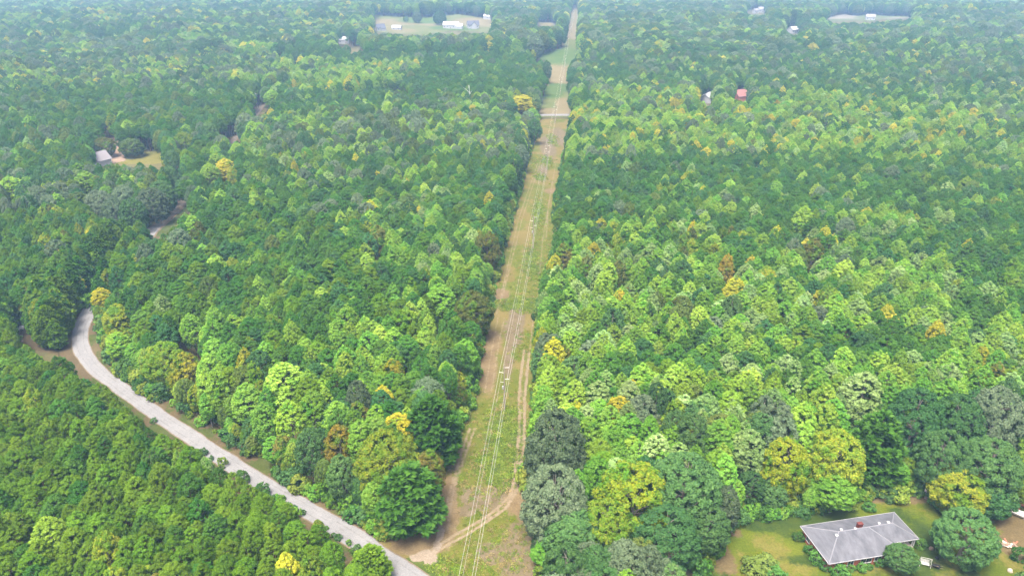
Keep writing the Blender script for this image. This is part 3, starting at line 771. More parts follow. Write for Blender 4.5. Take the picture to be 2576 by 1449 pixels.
# trees one can pick out: photo x, y of the top (2576), crown width in those px, height m, kind, tint, shape, description
HERO = [
 (1402, 1046, 165, 22, 'oak', 1, 0, 'tall silvery grey-green tree beside the bend of the dirt track'),
 (1400, 1190, 180, 19, 'oak', 1, 1, 'broad grey-green tree below the silvery one at the clearing edge'),
 (1445, 1300, 150, 13, 'oak', 0, 2, 'dark bushy tree under the grey-green pair by the clearing'),
 (1605, 1188, 200, 18, 'maple', 0, 0, 'large golden yellow tree between the grey-green and the dark oak'),
 (1530, 1275, 150, 14, 'maple', 3, 1, 'green and yellow tree below the large golden one'),
 (1738, 1165, 205, 19, 'oak', 0, 3, 'big dark green tree nearest the lawn of the brick house'),
 (1690, 1300, 175, 14, 'oak', 0, 4, 'dark rounded tree at the lower frame edge before the lawn'),
 (1790, 1290, 120, 12, 'oak', 0, 1, 'dark tree overhanging the lawn corner'),
 (1995, 1116, 130, 16, 'maple', 0, 2, 'brownish yellow tree behind the brick house'),
 (2125, 1096, 150, 17, 'maple', 3, 3, 'yellow-green tree behind the brick house roof'),
 (2115, 1205, 105, 10, 'poplar', 1, 2, 'bright green tree at the lawn edge behind the brick house'),
 (1900, 1195, 75, 9, 'oak', 0, 0, 'small dark tree at the wood edge above the lawn'),
 (1958, 1212, 70, 8, 'oak', 0, 2, 'low dark bushy tree beside the brownish yellow one'),
 (2232, 1052, 140, 18, 'pine', 1, 6, 'large dark pine between the yellow tree and the great oaks'),
 (2335, 990, 150, 21, 'oak', 0, 1, 'great dark oak at the wood edge, top of the group'),
 (2440, 1005, 150, 20, 'oak', 0, 2, 'great dark oak in the middle of the oak group'),
 (2545, 985, 150, 22, 'oak', 1, 3, 'great grey-green oak cut by the frame edge'),
 (2405, 1095, 140, 17, 'oak', 0, 4, 'dark oak overhanging the shed'),
 (2525, 1120, 170, 17, 'oak', 0, 0, 'dark oak above the white boat'),
 (2440, 1195, 150, 11, 'maple', 3, 0, 'spreading tree with yellowing lower boughs beside the shed'),
 (2520, 1225, 110, 9, 'oak', 0, 3, 'dark bushy tree between the shed and the white boat'),
 (2462, 1305, 155, 12, 'oak', 0, 2, 'round dense dark tree standing on the lawn'),
 (2282, 1382, 82, 6.5, 'oak', 0, 4, 'small round tree before the house porch'),
 (1378, 1372, 80, 6, 'poplar', 1, 0, 'bright green low bushy tree at the clearing edge by the frame bottom'),
 (962, 1098, 170, 18, 'maple', 3, 1, 'big green and yellow tree at the corner of the road and clearing'),
 (1082, 1012, 135, 18, 'pine', 1, 6, 'tall dark pine above the corner of the road and clearing'),
 (1022, 1188, 155, 16, 'pine', 1, 7, 'broad dark pine at the corner of the road and clearing'),
 (1078, 1135, 75, 15, 'maple', 2, 2, 'brownish tree squeezed between the two corner pines'),
 (772, 1082, 85, 15, 'oak', 0, 2, 'bluish dark tree on the bank above the road'),
 (850, 1150, 75, 14, 'oak', 0, 1, 'second bluish dark tree on the bank, nearer the clearing'),
 (845, 1072, 80, 16, 'maple', 1, 0, 'orange-topped tree behind the corner trees'),
 (900, 1060, 80, 17, 'poplar', 1, 1, 'bright green tree behind the big corner tree'),
 (705, 918, 110, 18, 'poplar', 0, 2, 'large glowing yellow-green tree among the pines'),
 (780, 985, 80, 17, 'poplar', 0, 3, 'yellow-green tree below the large glowing one'),
 (720, 1012, 80, 16, 'poplar', 0, 4, 'yellow-green tree rising over the road bank'),
 (612, 968, 85, 15, 'poplar', 1, 0, 'bright green tree on the bank over the road'),
 (655, 1015, 70, 15, 'poplar', 1, 1, 'bright green leaning tree on the road bank'),
 (395, 868, 110, 14, 'maple', 3, 3, 'yellowing tree hanging over the road bend'),
 (455, 890, 75, 13, 'maple', 0, 0, 'golden tree beside the yellowing one at the road bend'),
 (282, 768, 75, 14, 'maple', 3, 2, 'green tree on the inside of the road bend'),
 (285, 838, 60, 11, 'poplar', 0, 4, 'bright yellow-green tree at the inside of the road bend'),
 (262, 678, 40, 12, 'maple', 0, 1, 'narrow golden tree where the road goes out of sight'),
 (245, 725, 50, 10, 'poplar', 3, 2, 'pale yellow tree beside the narrow golden one'),
 (440, 1135, 40, 12, 'poplar', 0, 1, 'yellow-green tree alone in the pine plantation by the road'),
 (510, 1150, 45, 12, 'poplar', 2, 3, 'pale tree among plantation pines by the road'),
 (470, 790, 60, 15, 'poplar', 1, 1, 'bright green tree among pines above the road bend'),
 (1188, 735, 105, 17, 'maple', 2, 1, 'large rusty brown tree on the clearing edge'),
 (1224, 582, 72, 18, 'maple', 2, 3, 'tall rusty brown tree on the clearing edge farther along'),
 (946, 566, 55, 17, 'maple', 2, 0, 'rusty brown tree deep among the pines'),
 (1105, 715, 85, 18, 'poplar', 1, 3, 'large bright green tree near the big rusty one'),
 (1420, 612, 52, 15, 'maple', 2, 2, 'rusty tree across the clearing, at its edge'),
 (1480, 645, 55, 15, 'maple', 2, 1, 'rusty tree second from the clearing'),
 (1560, 655, 55, 16, 'maple', 2, 0, 'rusty brown tree third from the clearing'),
 (1835, 638, 42, 17, 'maple', 1, 3, 'bright orange tree standing out of the pines'),
 (2055, 600, 60, 17, 'maple', 2, 2, 'olive-brown tree among pines far from the clearing'),
 (2190, 942, 115, 20, 'poplar', 2, 0, 'large pale sage tree'),
 (2030, 520, 60, 19, 'poplar', 0, 1, 'tall yellow-green tree standing over the pines'),
 (945, 1385, 0, 0, '', 0, 0, ''),
 (925, 1388, 88, 8, 'pine', 0, 7, 'round young pine at the roadside near the frame bottom'),
 (1376, 152, 26, 21, 'oak', 0, 1, 'lone dark tree in the far clearing past the crossing road'),
 (1105, 28, 34, 22, 'oak', 0, 2, 'clump of dark tree standing alone in the far meadow'),
 (1048, 30, 24, 18, 'oak', 1, 3, 'rounded tree at the upper edge of the far meadow'),
 (1020, 42, 14, 10, 'oak', 0, 1, 'small tree at the upper edge of the far meadow'),
 (235, 480, 78, 17, 'oak', 1, 1, 'broad grey-green oak beside the plantation'),
 (368, 474, 84, 17, 'oak', 1, 2, 'broad rounded oak beside the roadside grass'),
 (300, 468, 70, 17, 'oak', 1, 3, 'grey-green oak between the two broad oaks'),
 (395, 456, 70, 16, 'oak', 0, 4, 'dark oak behind the broad oaks'),
 (275, 500, 70, 16, 'oak', 1, 0, 'grey-green oak in front of the row of broad oaks'),
 (320, 500, 72, 16, 'oak', 0, 4, 'dark rounded oak in front of the row of broad oaks'),
 (205, 432, 62, 16, 'poplar', 0, 0, 'yellow-green tree below the white gabled house'),
 (14, 445, 66, 16, 'poplar', 0, 2, 'yellow-green tree at the frame edge'),
 (322, 350, 62, 11, 'oak', 2, 0, 'round olive tree beside the dirt drive'),
 (253, 346, 55, 12, 'maple', 2, 1, 'brownish round tree behind the white gabled house'),
 (427, 378, 44, 15, 'oak', 0, 3, 'dark column-like tree at the end of the small lawn'),
 (455, 332, 56, 16, 'maple', 3, 2, 'yellowing tree above the small lawn'),
 (560, 400, 60, 16, 'poplar', 3, 1, 'yellow tree where the road meets the mixed wood'),
 (520, 412, 55, 16, 'poplar', 0, 3, 'yellow-green tree beside the yellow one on the road'),
 (580, 420, 30, 14, 'maple', 0, 2, 'small golden tree near the yellow one'),
 (1315, 240, 75, 17, 'poplar', 3, 0, 'broad yellow tree at the far end of the mixed wood'),
 (680, 226, 44, 16, 'poplar', 0, 4, 'yellow-green tree at the gap of the road'),
 (1345, 300, 40, 16, 'oak', 0, 2, 'dark tree at the corner of the crossing road'),
 (740, 128, 26, 20, 'oak', 0, 1, 'dark blue-green tree at the tip of the far pine block'),
]
for (px, py, wpx, H, sp, tint, shp, lab) in HERO:
    if not sp:
        continue
    p = at(px, py, H)
    zc = project(p[0], p[1], p[2])[2]
    rad = wpx / F * zc / 2
    if sp == 'oak' and rad > 5.8: shp = 5 + shp % 3
    if sp == 'maple' and rad > 4.6: shp = 4 + shp % 3
    TREES.append(dict(x=p[0], y=p[1] + rad * 0.25, sp=sp, tint=tint, shp=shp % len(SHAPES[sp]), H=H, rad=rad, rot=rng.random() * 6.28, hero=lab))

def scatter(step, ylo, yhi, planted, jit, dens=1.0):
    n_y = int((yhi - ylo) / (step * 0.866))
    xs, ys = [], []
    for j in range(n_y):
        y = ylo + j * step * 0.866
        half = (0.80 * max(y * cp_ + (CAM_H - 14) * sp_, 60)) + 85
        x = np.arange(-half, half, step) + (step / 2 if j % 2 else 0)
        xs.append(x); ys.append(np.full(len(x), y))
    x = np.concatenate(xs); y = np.concatenate(ys)
    x = x + rng.normal(size=len(x)) * jit * step; y = y + rng.normal(size=len(x)) * jit * step
    return x, y

def zone_of(px, py):
    z = np.full(px.shape, -1)
    for i in range(len(ZONES) - 1, -1, -1):
        z[inpoly(px, py, ZONES[i][0])] = i
    return z

# the clearing and the road go on below the picture
below_w = [tuple(at(x, y)[:2]) for (x, y) in ((1040, 1440), (1345, 1440), (1352, 2100), (1085, 2100))]
hero_xy = np.array([(t['x'], t['y'], t['rad']) for t in TREES])
KM = np.zeros((1480, 2600), bool)
for poly in KEEP:
    P_ = np.array(poly); x0, y0 = np.maximum(P_.min(0).astype(int) - 1, 0); x1, y1 = np.minimum(P_.max(0).astype(int) + 2, (2600, 1480))
    gy_, gx_ = np.mgrid[y0:y1, x0:x1]
    KM[y0:y1, x0:x1] |= inpoly(gx_, gy_, poly)
HD = np.zeros((1480, 2600))          # nothing grows up in front of a tree that the photograph shows whole
for t in TREES:
    d_ = math.hypot(t['x'], t['y'])
    qx, qy, qz = project(t['x'], t['y'], float(hgt(t['x'], t['y'])) + t['H'] * 0.68)
    ax_ = 0.85 * t['rad'] * F / float(qz); ay_ = 0.85 * t['H'] * 0.32 * F / float(qz)
    x0, x1, y0, y1 = int(max(qx - ax_, 0)), int(min(qx + ax_ + 1, 2600)), int(max(qy - ay_, 0)), int(min(qy + ay_ + 1, 1480))
    if x1 > x0 and y1 > y0:
        gy_, gx_ = np.mgrid[y0:y1, x0:x1]
        m_ = ((gx_ - float(qx)) / ax_) ** 2 + ((gy_ - float(qy)) / ay_) ** 2 < 1
        HD[y0:y1, x0:x1][m_] = np.maximum(HD[y0:y1, x0:x1][m_], d_)
def admit(x, y, H, rad, bare, clear=5.2):
    """Keep the open ground open: no trunk or crown where the photograph shows road, grass or roofs."""
    ok = np.ones(len(x), bool)
    z0 = hgt(x, y)
    for f in np.linspace(0, 0.98, 18):
        for q in (-0.85, -0.45, 0, 0.45, 0.85):
            wdt = np.where(f > bare, np.sqrt(np.clip(1 - ((f - 0.62) / 0.40) ** 2, 0.02, 1)), 0.0)
            px, py, _ = project(x + q * rad * wdt, y, z0 + f * H)
            ix = px.astype(int); iy = py.astype(int)
            m = (ix >= 0) & (ix < 2600) & (iy >= 0) & (iy < 1480)
            ok[m] &= ~KM[iy[m], ix[m]]
    dist = np.hypot(x, y)
    for f in (0.55, 0.75, 0.9, 0.99):
        px, py, _ = project(x, y, z0 + f * H)
        ix = px.astype(int); iy = py.astype(int)
        m = (ix >= 0) & (ix < 2600) & (iy >= 0) & (iy < 1480)
        ok[m] &= ~(dist[m] < HD[iy[m], ix[m]] - 1.0)
    for (hx, hy, hr) in hero_xy:
        ok &= np.hypot(x - hx, y - hy) > 0.72 * hr + 0.55 * rad
    ok &= segdist(x, y, [tuple(p) for p in road_s[::6]]) > np.where(y > 300, 2.4, clear + 0.2 * rad)
    ok &= ~inpoly(x, y, row_w)
    ok &= ~(inpoly(x, y, yard_w) & (project(x, y, z0)[0] > 2560))
    ok &= ~inpoly(x, y, below_w)
    return ok

def fill(step, ylo, yhi, planted_pass, jit, big=1.0):
    x, y = scatter(step, ylo, yhi, planted_pass, jit)
    px, py, zc = project(x, y, hgt(x, y) + 12.0)
    z = zone_of(np.clip(px, -50, 2630), np.clip(py, -30, 1462))
    inside = (py > -60) & (py < 2300)
    # beyond the picture: go on as the nearest zone does
    z = np.where(z < 0, np.where(px < 1288, 0, 27), z)
    pl = np.array([zz[2] for zz in ZONES])[z] == 1
    sel = inside & (pl == bool(planted_pass)) if planted_pass is not None else inside
    x, y, z = x[sel], y[sel], z[sel]
    n = len(x)
    Wt = np.array([zz[1] for zz in ZONES])[z]
    kf = np.where(np.hypot(x, y) < 420, 17.0, np.where(np.hypot(x, y) < 760, 26.0, 85.0))
    nf = fbm(x / kf + 3, y / kf + 8, 3)
    nf = np.clip((nf - 0.5) * 1.9 + 0.5, 0, 1)
    u = np.clip(np.where(rng.random(n) < 0.5, nf, rng.random(n)), 0, 0.9999)
    cum = np.cumsum(Wt / Wt.sum(1, keepdims=True), 1)
    si = (u[:, None] > cum).sum(1).clip(0, 3)
    d = np.hypot(x, y)
    hs = fbm(x / 45.0 + 40, y / 45.0, 3)
    H = np.empty(n); rad = np.empty(n); tint = np.zeros(n, int); shp = np.zeros(n, int)
    for k, sp in enumerate(SPEC):
        m = si == k
        c = m.sum()
        if not c:
            continue
        if sp == 'pine':
            H[m] = np.where(pl[sel][m], 13.5, 15.0) * (0.88 + 0.24 * rng.random(c)); rad[m] = np.where(pl[sel][m], 2.45, 3.1) * (0.8 + 0.42 * rng.random(c)); shp[m] = rng.integers(0, 6, c)
            tw = np.array([zz[4] for zz in ZONES])[z[m]]
            tint[m] = (rng.random(c)[:, None] > np.cumsum(tw / tw.sum(1, keepdims=True), 1)).sum(1).clip(0, 2)
        elif sp == 'poplar':
            H[m] = 16.0 * (0.88 + 0.24 * rng.random(c)); rad[m] = 3.0 * (0.75 + 0.6 * rng.random(c)); shp[m] = rng.integers(0, 5, c)
            tw = np.array([zz[3] for zz in ZONES])[z[m]]
            tint[m] = (rng.random(c)[:, None] > np.cumsum(tw / tw.sum(1, keepdims=True), 1)).sum(1).clip(0, 3)
        elif sp == 'oak':
            H[m] = 16.0 * (0.85 + 0.35 * rng.random(c)); rad[m] = 4.0 * (0.75 + 0.55 * rng.random(c)); shp[m] = rng.integers(0, 5, c)
            tint[m] = rng.choice(3, c, p=[.45, .38, .17])
        else:
            H[m] = 14.0 * (0.8 + 0.4 * rng.random(c)); rad[m] = 2.8 * (0.75 + 0.55 * rng.random(c)); shp[m] = rng.integers(0, 4, c)
            tint[m] = rng.choice(5, c, p=[.18, .01, .11, .70, 0])
    H *= np.where(d > 760, 0.62 + 0.76 * fbm(x / 110.0 + 4, y / 70.0, 3), 0.85 + 0.3 * hs)
    rad *= big
    H *= 1 + (big - 1) * 0.35
    ok = admit(x, y, H, rad, np.where(si == 0, 0.45, 0.2))
    for i in np.nonzero(ok)[0]:
        TREES.append(dict(x=x[i], y=y[i], sp=SPEC[si[i]], tint=int(tint[i]), shp=int(shp[i]), H=H[i], rad=rad[i], rot=rng.random() * 6.28, hero=None, zone=int(z[i])))

fill(3.7, 40, 440, 1, 0.13)            # planted pines
fill(4.4, 60, 420, 0, 0.24)            # natural wood, near
fill(5.5, 420, 760, 0, 0.26, 1.24)
fill(8.4, 760, 1500, None, 0.28, 1.95)
fill(11.0, 1500, 2900, None, 0.28, 2.5)

def edge_trees(pts, off, n, lo, hi, pw=(.38, .34, .14, .14)):
    """Young leafy trees, green to the ground, along the edge of the wood."""
    P = resample(pts, n)
    d = np.gradient(P, axis=0); d /= np.linalg.norm(d, axis=1)[:, None] + 1e-9
    nn = np.stack([-d[:, 1], d[:, 0]], 1)
    Q = P + nn * (off + np.abs(rng.normal(size=(n, 1))) * 1.8 * np.sign(off)) + rng.normal(size=(n, 2)) * 0.5
    H = lo + (hi - lo) * rng.random(n); rad = H * (0.20 + 0.08 * rng.random(n))
    ok = admit(Q[:, 0], Q[:, 1], H, rad, np.full(n, 0.1), 3.6)
    for i in np.nonzero(ok)[0]:
        sp = ['maple', 'poplar', 'oak', 'pine'][rng.choice(4, p=list(pw))]
        tint = {'maple': rng.choice([3, 3, 3, 0, 2]), 'poplar': rng.choice([0, 1, 1, 1]), 'oak': rng.choice([0, 0, 2]), 'pine': rng.choice([0, 1])}[sp]
        shp = int(rng.integers(6, 8)) if sp == 'pine' else int(rng.integers(0, 4))
        TREES.append(dict(x=Q[i, 0], y=Q[i, 1], sp=sp, tint=int(tint), shp=shp, H=H[i], rad=rad[i], rot=rng.random() * 6.28, hero=None, zone=None))
rw_ = W(ROW_PX)
for off_ in (0.6, 3.0, 5.5):
    for sg_ in (-1, 1):
        edge_trees(W([(40, 808), (70, 815), (105, 842), (142, 872), (158, 846), (176, 806), (205, 762), (240, 715), (300, 650), (360, 590)]), off_ * sg_, 110, 9, 14, (.03, .02, .02, .93))
for off_ in (1.5, 3.5):
    edge_trees(rw_[2:17], off_, 190, 4, 9); edge_trees(rw_[2:17], -off_, 190, 4, 9)
    edge_trees(rw_[17:], off_, 190, 4, 9); edge_trees(rw_[17:], -off_, 190, 4, 9)
    edge_trees([(x, y) for x, y in W([(a + 14, b - 22) for a, b in ROAD_TOP])], off_, 150, 5, 11); edge_trees([(x, y) for x, y in W([(a + 14, b - 22) for a, b in ROAD_TOP])], -off_, 150, 5, 11)
    edge_trees(W(YARD_PX[1:9]), off_, 60, 4, 9); edge_trees(W(YARD_PX[1:9]), -off_, 60, 4, 9)
print('trees', len(TREES))

# ------------------------------------------------------------------ the trees that show largest become objects; the rest is forest
def visible_pixels():
    sc_ = 0.40
    Wd, Hd = int(2576 * sc_), int(1449 * sc_)
    buf = np.full((Hd, Wd), -1, int)
    A = np.array([(t['x'], t['y'], t['H'], t['rad'], SHAPES[t['sp']][t['shp']]['base'] / SHAPES[t['sp']][t['shp']]['H']) for t in TREES])
    dist = np.hypot(A[:, 0], A[:, 1])
    zc_mid = hgt(A[:, 0], A[:, 1]) + A[:, 2] * (1 + A[:, 4]) / 2
    px, py, zc = project(A[:, 0], A[:, 1], zc_mid)
    order = np.argsort(-dist)
    dep = np.arctan2(CAM_H - zc_mid, dist)
    hv = A[:, 2] * (1 - A[:, 4]) / 2
    rx = A[:, 3] * F / zc * sc_
    ry = np.hypot(hv * np.cos(dep), A[:, 3] * np.sin(dep)) * F / zc * sc_
    for i in order:
        if dist[i] > 620 and not TREES[i]['hero']:
            continue
        cx, cy = px[i] * sc_, py[i] * sc_
        x0, x1 = int(max(0, cx - rx[i])), int(min(Wd, cx + rx[i] + 1)); y0, y1 = int(max(0, cy - ry[i])), int(min(Hd, cy + ry[i] + 1))
        if x1 <= x0 or y1 <= y0:
            continue
        yy, xx = np.mgrid[y0:y1, x0:x1]
        m = ((xx - cx) / rx[i]) ** 2 + ((yy - cy) / ry[i]) ** 2 < 1
        buf[y0:y1, x0:x1][m] = i
    ids, cnt = np.unique(buf[buf >= 0], return_counts=True)
    vis = np.zeros(len(TREES), int); vis[ids] = cnt
    ys, xs = np.nonzero(buf >= 0)
    sx = np.bincount(buf[ys, xs], xs, minlength=len(TREES)); sy = np.bincount(buf[ys, xs], ys, minlength=len(TREES))
    c = np.maximum(vis, 1)
    return vis, sx / c / Wd, sy / c / Hd
VIS, VX, VY = visible_pixels()

ONES = 'zero one two three four five six seven eight nine ten eleven twelve thirteen fourteen fifteen sixteen seventeen eighteen nineteen'.split()
TENS = 'x x twenty thirty forty fifty sixty seventy eighty ninety'.split()
def numword(v):
    v = int(round(v))
    if v < 20:
        return ONES[v]
    return TENS[v // 10] + ('' if v % 10 == 0 else '-' + ONES[v % 10]) if v < 100 else 'a hundred'
KINDWORD = {'pine': 'pine', 'poplar': 'poplar', 'oak': 'oak', 'maple': 'maple'}
def where(t):
    z = t.get('zone')
    if z is None: return 'young growth at the wood edge'
    if z == 0: return 'plantation below the road'
    if z == 1: return 'plantation beyond the bend'
    if z in (2, 3): return 'wood past the plantation'
    if z in (25, 26, 27): return 'pale wood across the clearing'
    if z >= 16: return 'wood across the clearing'
    return 'between road and clearing'
seen_labels = set()
CHOSEN = set(i for i, t in enumerate(TREES) if t['hero'])
for sp in SPEC:
    have = [i for i in CHOSEN if TREES[i]['sp'] == sp]
    cand = [i for i, t in enumerate(TREES) if t['sp'] == sp and not t['hero'] and VIS[i] >= 9]
    cand.sort(key=lambda i: -VIS[i])
    for i in cand[:300 - len(have)]:
        CHOSEN.add(i)

def place_tree(t, label):
    s = SHAPES[t['sp']][t['shp']]
    root = link(t['sp'] + '_tree', None, None, (t['x'], t['y'], float(hgt(t['x'], t['y'])) - 0.05), t['rot'])
    k = t['rad'] / s['rad']
    root.scale = (k, k, t['H'] / s['H'])
    tag(root, label, t['sp'] + ' tree', {'pine': 'pine trees of the woods and plantations', 'poplar': 'poplars of the woods', 'oak': 'oaks of the woods', 'maple': 'maples of the woods'}[t['sp']])
    c = link('crown', s['crown'], root)
    c.material_slots[0].link = 'OBJECT'
    c.material_slots[0].material = LEAFMAT[(t['sp'], t['tint'])]
    link('trunk', s['trunk'], root)

for i in sorted(CHOSEN, key=lambda i: (TREES[i]['hero'] is None, -VIS[i])):
    t = TREES[i]
    if t['hero']:
        lab = t['hero']
    else:
        w = TINTS[t['sp']][t['tint']][0]
        for dx, dy in ((0, 0), (1, 0), (0, 1), (-1, 0), (0, -1), (1, 1), (-1, -1)):
            lab = '%s %s, %s, %s percent across, %s percent down' % (w, KINDWORD[t['sp']], where(t), numword(VX[i] * 100 + dx * .6), numword(VY[i] * 100 + dy * .6))
            if lab not in seen_labels:
                break
    seen_labels.add(lab)
    place_tree(t, lab)

def forest(name, rows, protos, label, cat):
    """Thousands of trees as one mass: points that carry copies of whole trees."""
    col = bpy.data.collections.new(name + '_kinds')
    names = {}
    for k, (key, mesh, mats) in enumerate(protos):
        o = bpy.data.objects.new('%s_kind_%03d' % (name, k), mesh)
        for j, m in enumerate(mats):
            o.material_slots[j].link = 'OBJECT'; o.material_slots[j].material = m
        col.objects.link(o); names[key] = k
    me = bpy.data.meshes.new(name)
    me.vertices.add(len(rows))
    me.vertices.foreach_set('co', np.array([(r['x'], r['y'], r['z']) for r in rows], np.float32).ravel())
    a = me.attributes.new('kind_index', 'INT', 'POINT'); a.data.foreach_set('value', np.array([names[r['key']] for r in rows], np.int32))
    a = me.attributes.new('turn', 'FLOAT', 'POINT'); a.data.foreach_set('value', np.array([r['rot'] for r in rows], np.float32))
    a = me.attributes.new('size', 'FLOAT_VECTOR', 'POINT'); a.data.foreach_set('vector', np.array([(r['k'], r['k'], r['kz']) for r in rows], np.float32).ravel())
    o = link(name, me)
    tag(o, label, cat, None, 'stuff')
    ng = bpy.data.node_groups.new(name, 'GeometryNodeTree')
    ng.interface.new_socket('Geometry', in_out='INPUT', socket_type='NodeSocketGeometry')
    ng.interface.new_socket('Geometry', in_out='OUTPUT', socket_type='NodeSocketGeometry')
    N, L = ng.nodes, ng.links
    gi = N.new('NodeGroupInput'); go = N.new('NodeGroupOutput')
    ci = N.new('GeometryNodeCollectionInfo'); ci.inputs[0].default_value = col; ci.inputs['Separate Children'].default_value = True; ci.inputs['Reset Children'].default_value = True
    ip = N.new('GeometryNodeInstanceOnPoints'); ip.inputs['Pick Instance'].default_value = True
    def attr(n, ty):
        q = N.new('GeometryNodeInputNamedAttribute'); q.data_type = ty; q.inputs['Name'].default_value = n
        return q.outputs['Attribute']
    cx = N.new('ShaderNodeCombineXYZ')
    L.new(attr('turn', 'FLOAT'), cx.inputs['Z'])
    e2r = N.new('FunctionNodeEulerToRotation'); L.new(cx.outputs[0], e2r.inputs[0])
    L.new(gi.outputs[0], ip.inputs['Points']); L.new(ci.outputs[0], ip.inputs['Instance'])
    L.new(attr('kind_index', 'INT'), ip.inputs['Instance Index']); L.new(e2r.outputs[0], ip.inputs['Rotation']); L.new(attr('size', 'FLOAT_VECTOR'), ip.inputs['Scale'])
    L.new(ip.outputs[0], go.inputs[0])
    md = o.modifiers.new('trees', 'NODES'); md.node_group = ng
    return o

for sp in SPEC:
    protos = []
    for k, s in enumerate(SHAPES[sp]):
        for j in range(len(TINTS[sp])):
            protos.append(((k, j), s['both'], [LEAFMAT[(sp, j)], M_BARK_P if sp == 'pine' else M_BARK]))
    rows = []
    for i, t in enumerate(TREES):
        if t['sp'] == sp and i not in CHOSEN:
            s = SHAPES[sp][t['shp']]
            rows.append(dict(x=t['x'], y=t['y'], z=float(hgt(t['x'], t['y'])) - 0.05, rot=t['rot'], k=t['rad'] / s['rad'], kz=t['H'] / s['H'], key=(t['shp'], t['tint'])))
    forest(sp + '_forest', rows, protos, {'pine': 'mass of green pines stretching to the far end of the view', 'poplar': 'mass of pale yellow-green poplars through the wood', 'oak': 'mass of dark rounded oaks in the far wood', 'maple': 'scattered yellow, orange and rusty maples of the wood'}[sp], 'forest')

# ------------------------------------------------------------------ bushes and undergrowth
BUSH = []
for k in range(4):
    g = np.random.default_rng(500 + k)
    V, Fq, C, Rl = crown_broad(g, 1.6, 1.0, 0.05, 22, 620, 0.26, oval, 0.34)
    BUSH.append(quick_mesh('bush_%d' % k, V, Fq, [M_BUSH]))
SCRUB = []
for k in range(4):
    g = np.random.default_rng(520 + k)
    n = 46
    a = g.random(n) * 6.28; r = np.sqrt(g.random(n)) * 0.6
    P = np.stack([np.cos(a) * r, np.sin(a) * r, 0.06 + 0.42 * g.random(n) * (1 - r)], 1)
    V, Fq = cards(P, unit(g.normal(size=(n, 3)) + np.array([0, 0, .8])), 0.16 + 0.16 * g.random(n), 0.06 + 0.08 * g.random(n), g)
    SCRUB.append(quick_mesh('scrub_%d' % k, V, Fq, [M_SCRUB]))

def undergrowth():
    rows = []
    # along both edges of the clearing, the road and the lawn: low leafy growth under the outer trees
    def along(pts, off, spread, n, k0, k1, keys):
        P = resample(pts, n)
        d = np.gradient(P, axis=0); d /= np.linalg.norm(d, axis=1)[:, None] + 1e-9
        nn = np.stack([-d[:, 1], d[:, 0]], 1)
        Q = P + nn * (off + rng.normal(size=(n, 1)) * spread) + rng.normal(size=(n, 2)) * 0.6
        for q in Q:
            k = k0 + (k1 - k0) * rng.random() ** 2
            hit = False
            for (ex, ez) in ((0, 0), (0, 1.3), (-.8, .7), (.8, .7), (0, 2.0)):
                px, py, _ = project(q[0] + ex * k, q[1], ez * k)
                ix, iy = int(px), int(py)
                hit |= 0 <= ix < 2600 and 0 <= iy < 1480 and KM[iy, ix]
            if hit:
                continue
            rows.append(dict(x=q[0], y=q[1], z=float(hgt(q[0], q[1])), rot=rng.random() * 6.28, k=k, kz=k * (0.8 + 0.7 * rng.random()), key=keys[rng.integers(len(keys))]))
    keys = [(k, j) for k in range(4) for j in range(4)]
    rw = W(ROW_PX)
    along(rw[2:17], 1.0, 1.0, 620, 0.6, 2.6, keys)
    along(rw[17:], 1.0, 1.0, 620, 0.6, 2.6, keys)
    along(W(ROAD_TOP), 1.8, 1.0, 420, 0.5, 2.4, keys); along(W(ROAD_TOP), -1.8, 1.0, 420, 0.5, 2.4, keys)
    along(W(YARD_PX[:10]), 1.5, 1.0, 200, 0.5, 2.0, keys); along(W(YARD_PX[:10]), -1.5, 1.0, 200, 0.5, 2.0, keys)
    protos = [((k, j), BUSH[k], [[M_BUSH, LEAFMAT[('poplar', 1)], LEAFMAT[('oak', 0)], M_SCRUB][j]]) for k in range(4) for j in range(4)]
    forest('undergrowth', rows, protos, 'low leafy undergrowth along the edges of road, clearing and lawn', 'undergrowth')
    # scrub and tall grass in the clearing
    rows = []
    P = np.array(row_w); lo, hi = P.min(0), P.max(0)
    hi[1] = min(hi[1], 520)
    n = 60000
    x = lo[0] + (hi[0] - lo[0]) * rng.random(n); y = lo[1] + (hi[1] - lo[1]) * rng.random(n) ** 1.5
    ok = inpoly(x, y, row_w) & (segdist(x, y, [tuple(p) for p in road_s[::6]]) > 3.6); x, y = x[ok], y[ok]
    gr, ol, tr = green_b(x, y), np.maximum(olive_b(x, y), 0.6 * nz(14, 1.1, 3)(x, y)), np.maximum(f_track(x, y), np.maximum(sand_b(x, y), dirt_b(x, y)))
    p = np.clip(gr * 1.0 + (ol - 0.4) * 0.6 + 0.06, 0, 1) * np.clip(1 - 1.5 * tr, 0, 1)
    ok = rng.random(len(x)) < p
    x, y, gr = x[ok], y[ok], gr[ok]
    for a, b, g_ in zip(x, y, gr):
        k = (0.5 + 0.7 * rng.random() ** 2) * (1.0 + 1.3 * g_ * rng.random())
        rows.append(dict(x=a, y=b, z=0.0, rot=rng.random() * 6.28, k=k, kz=k * (0.7 + 0.5 * rng.random()), key=(int(rng.integers(4)), 0 if rng.random() < 0.35 + 0.6 * g_ else (1 if rng.random() < .6 else 2))))
    protos = [((k, j), SCRUB[k], [[M_SCRUB, M_SCRUB2, LEAFMAT[('maple', 3)]][j]]) for k in range(4) for j in range(3)]
    forest('scrub_grass', rows, protos, 'tufts of rough grass and low scrub in the power line clearing', 'grass')
undergrowth()

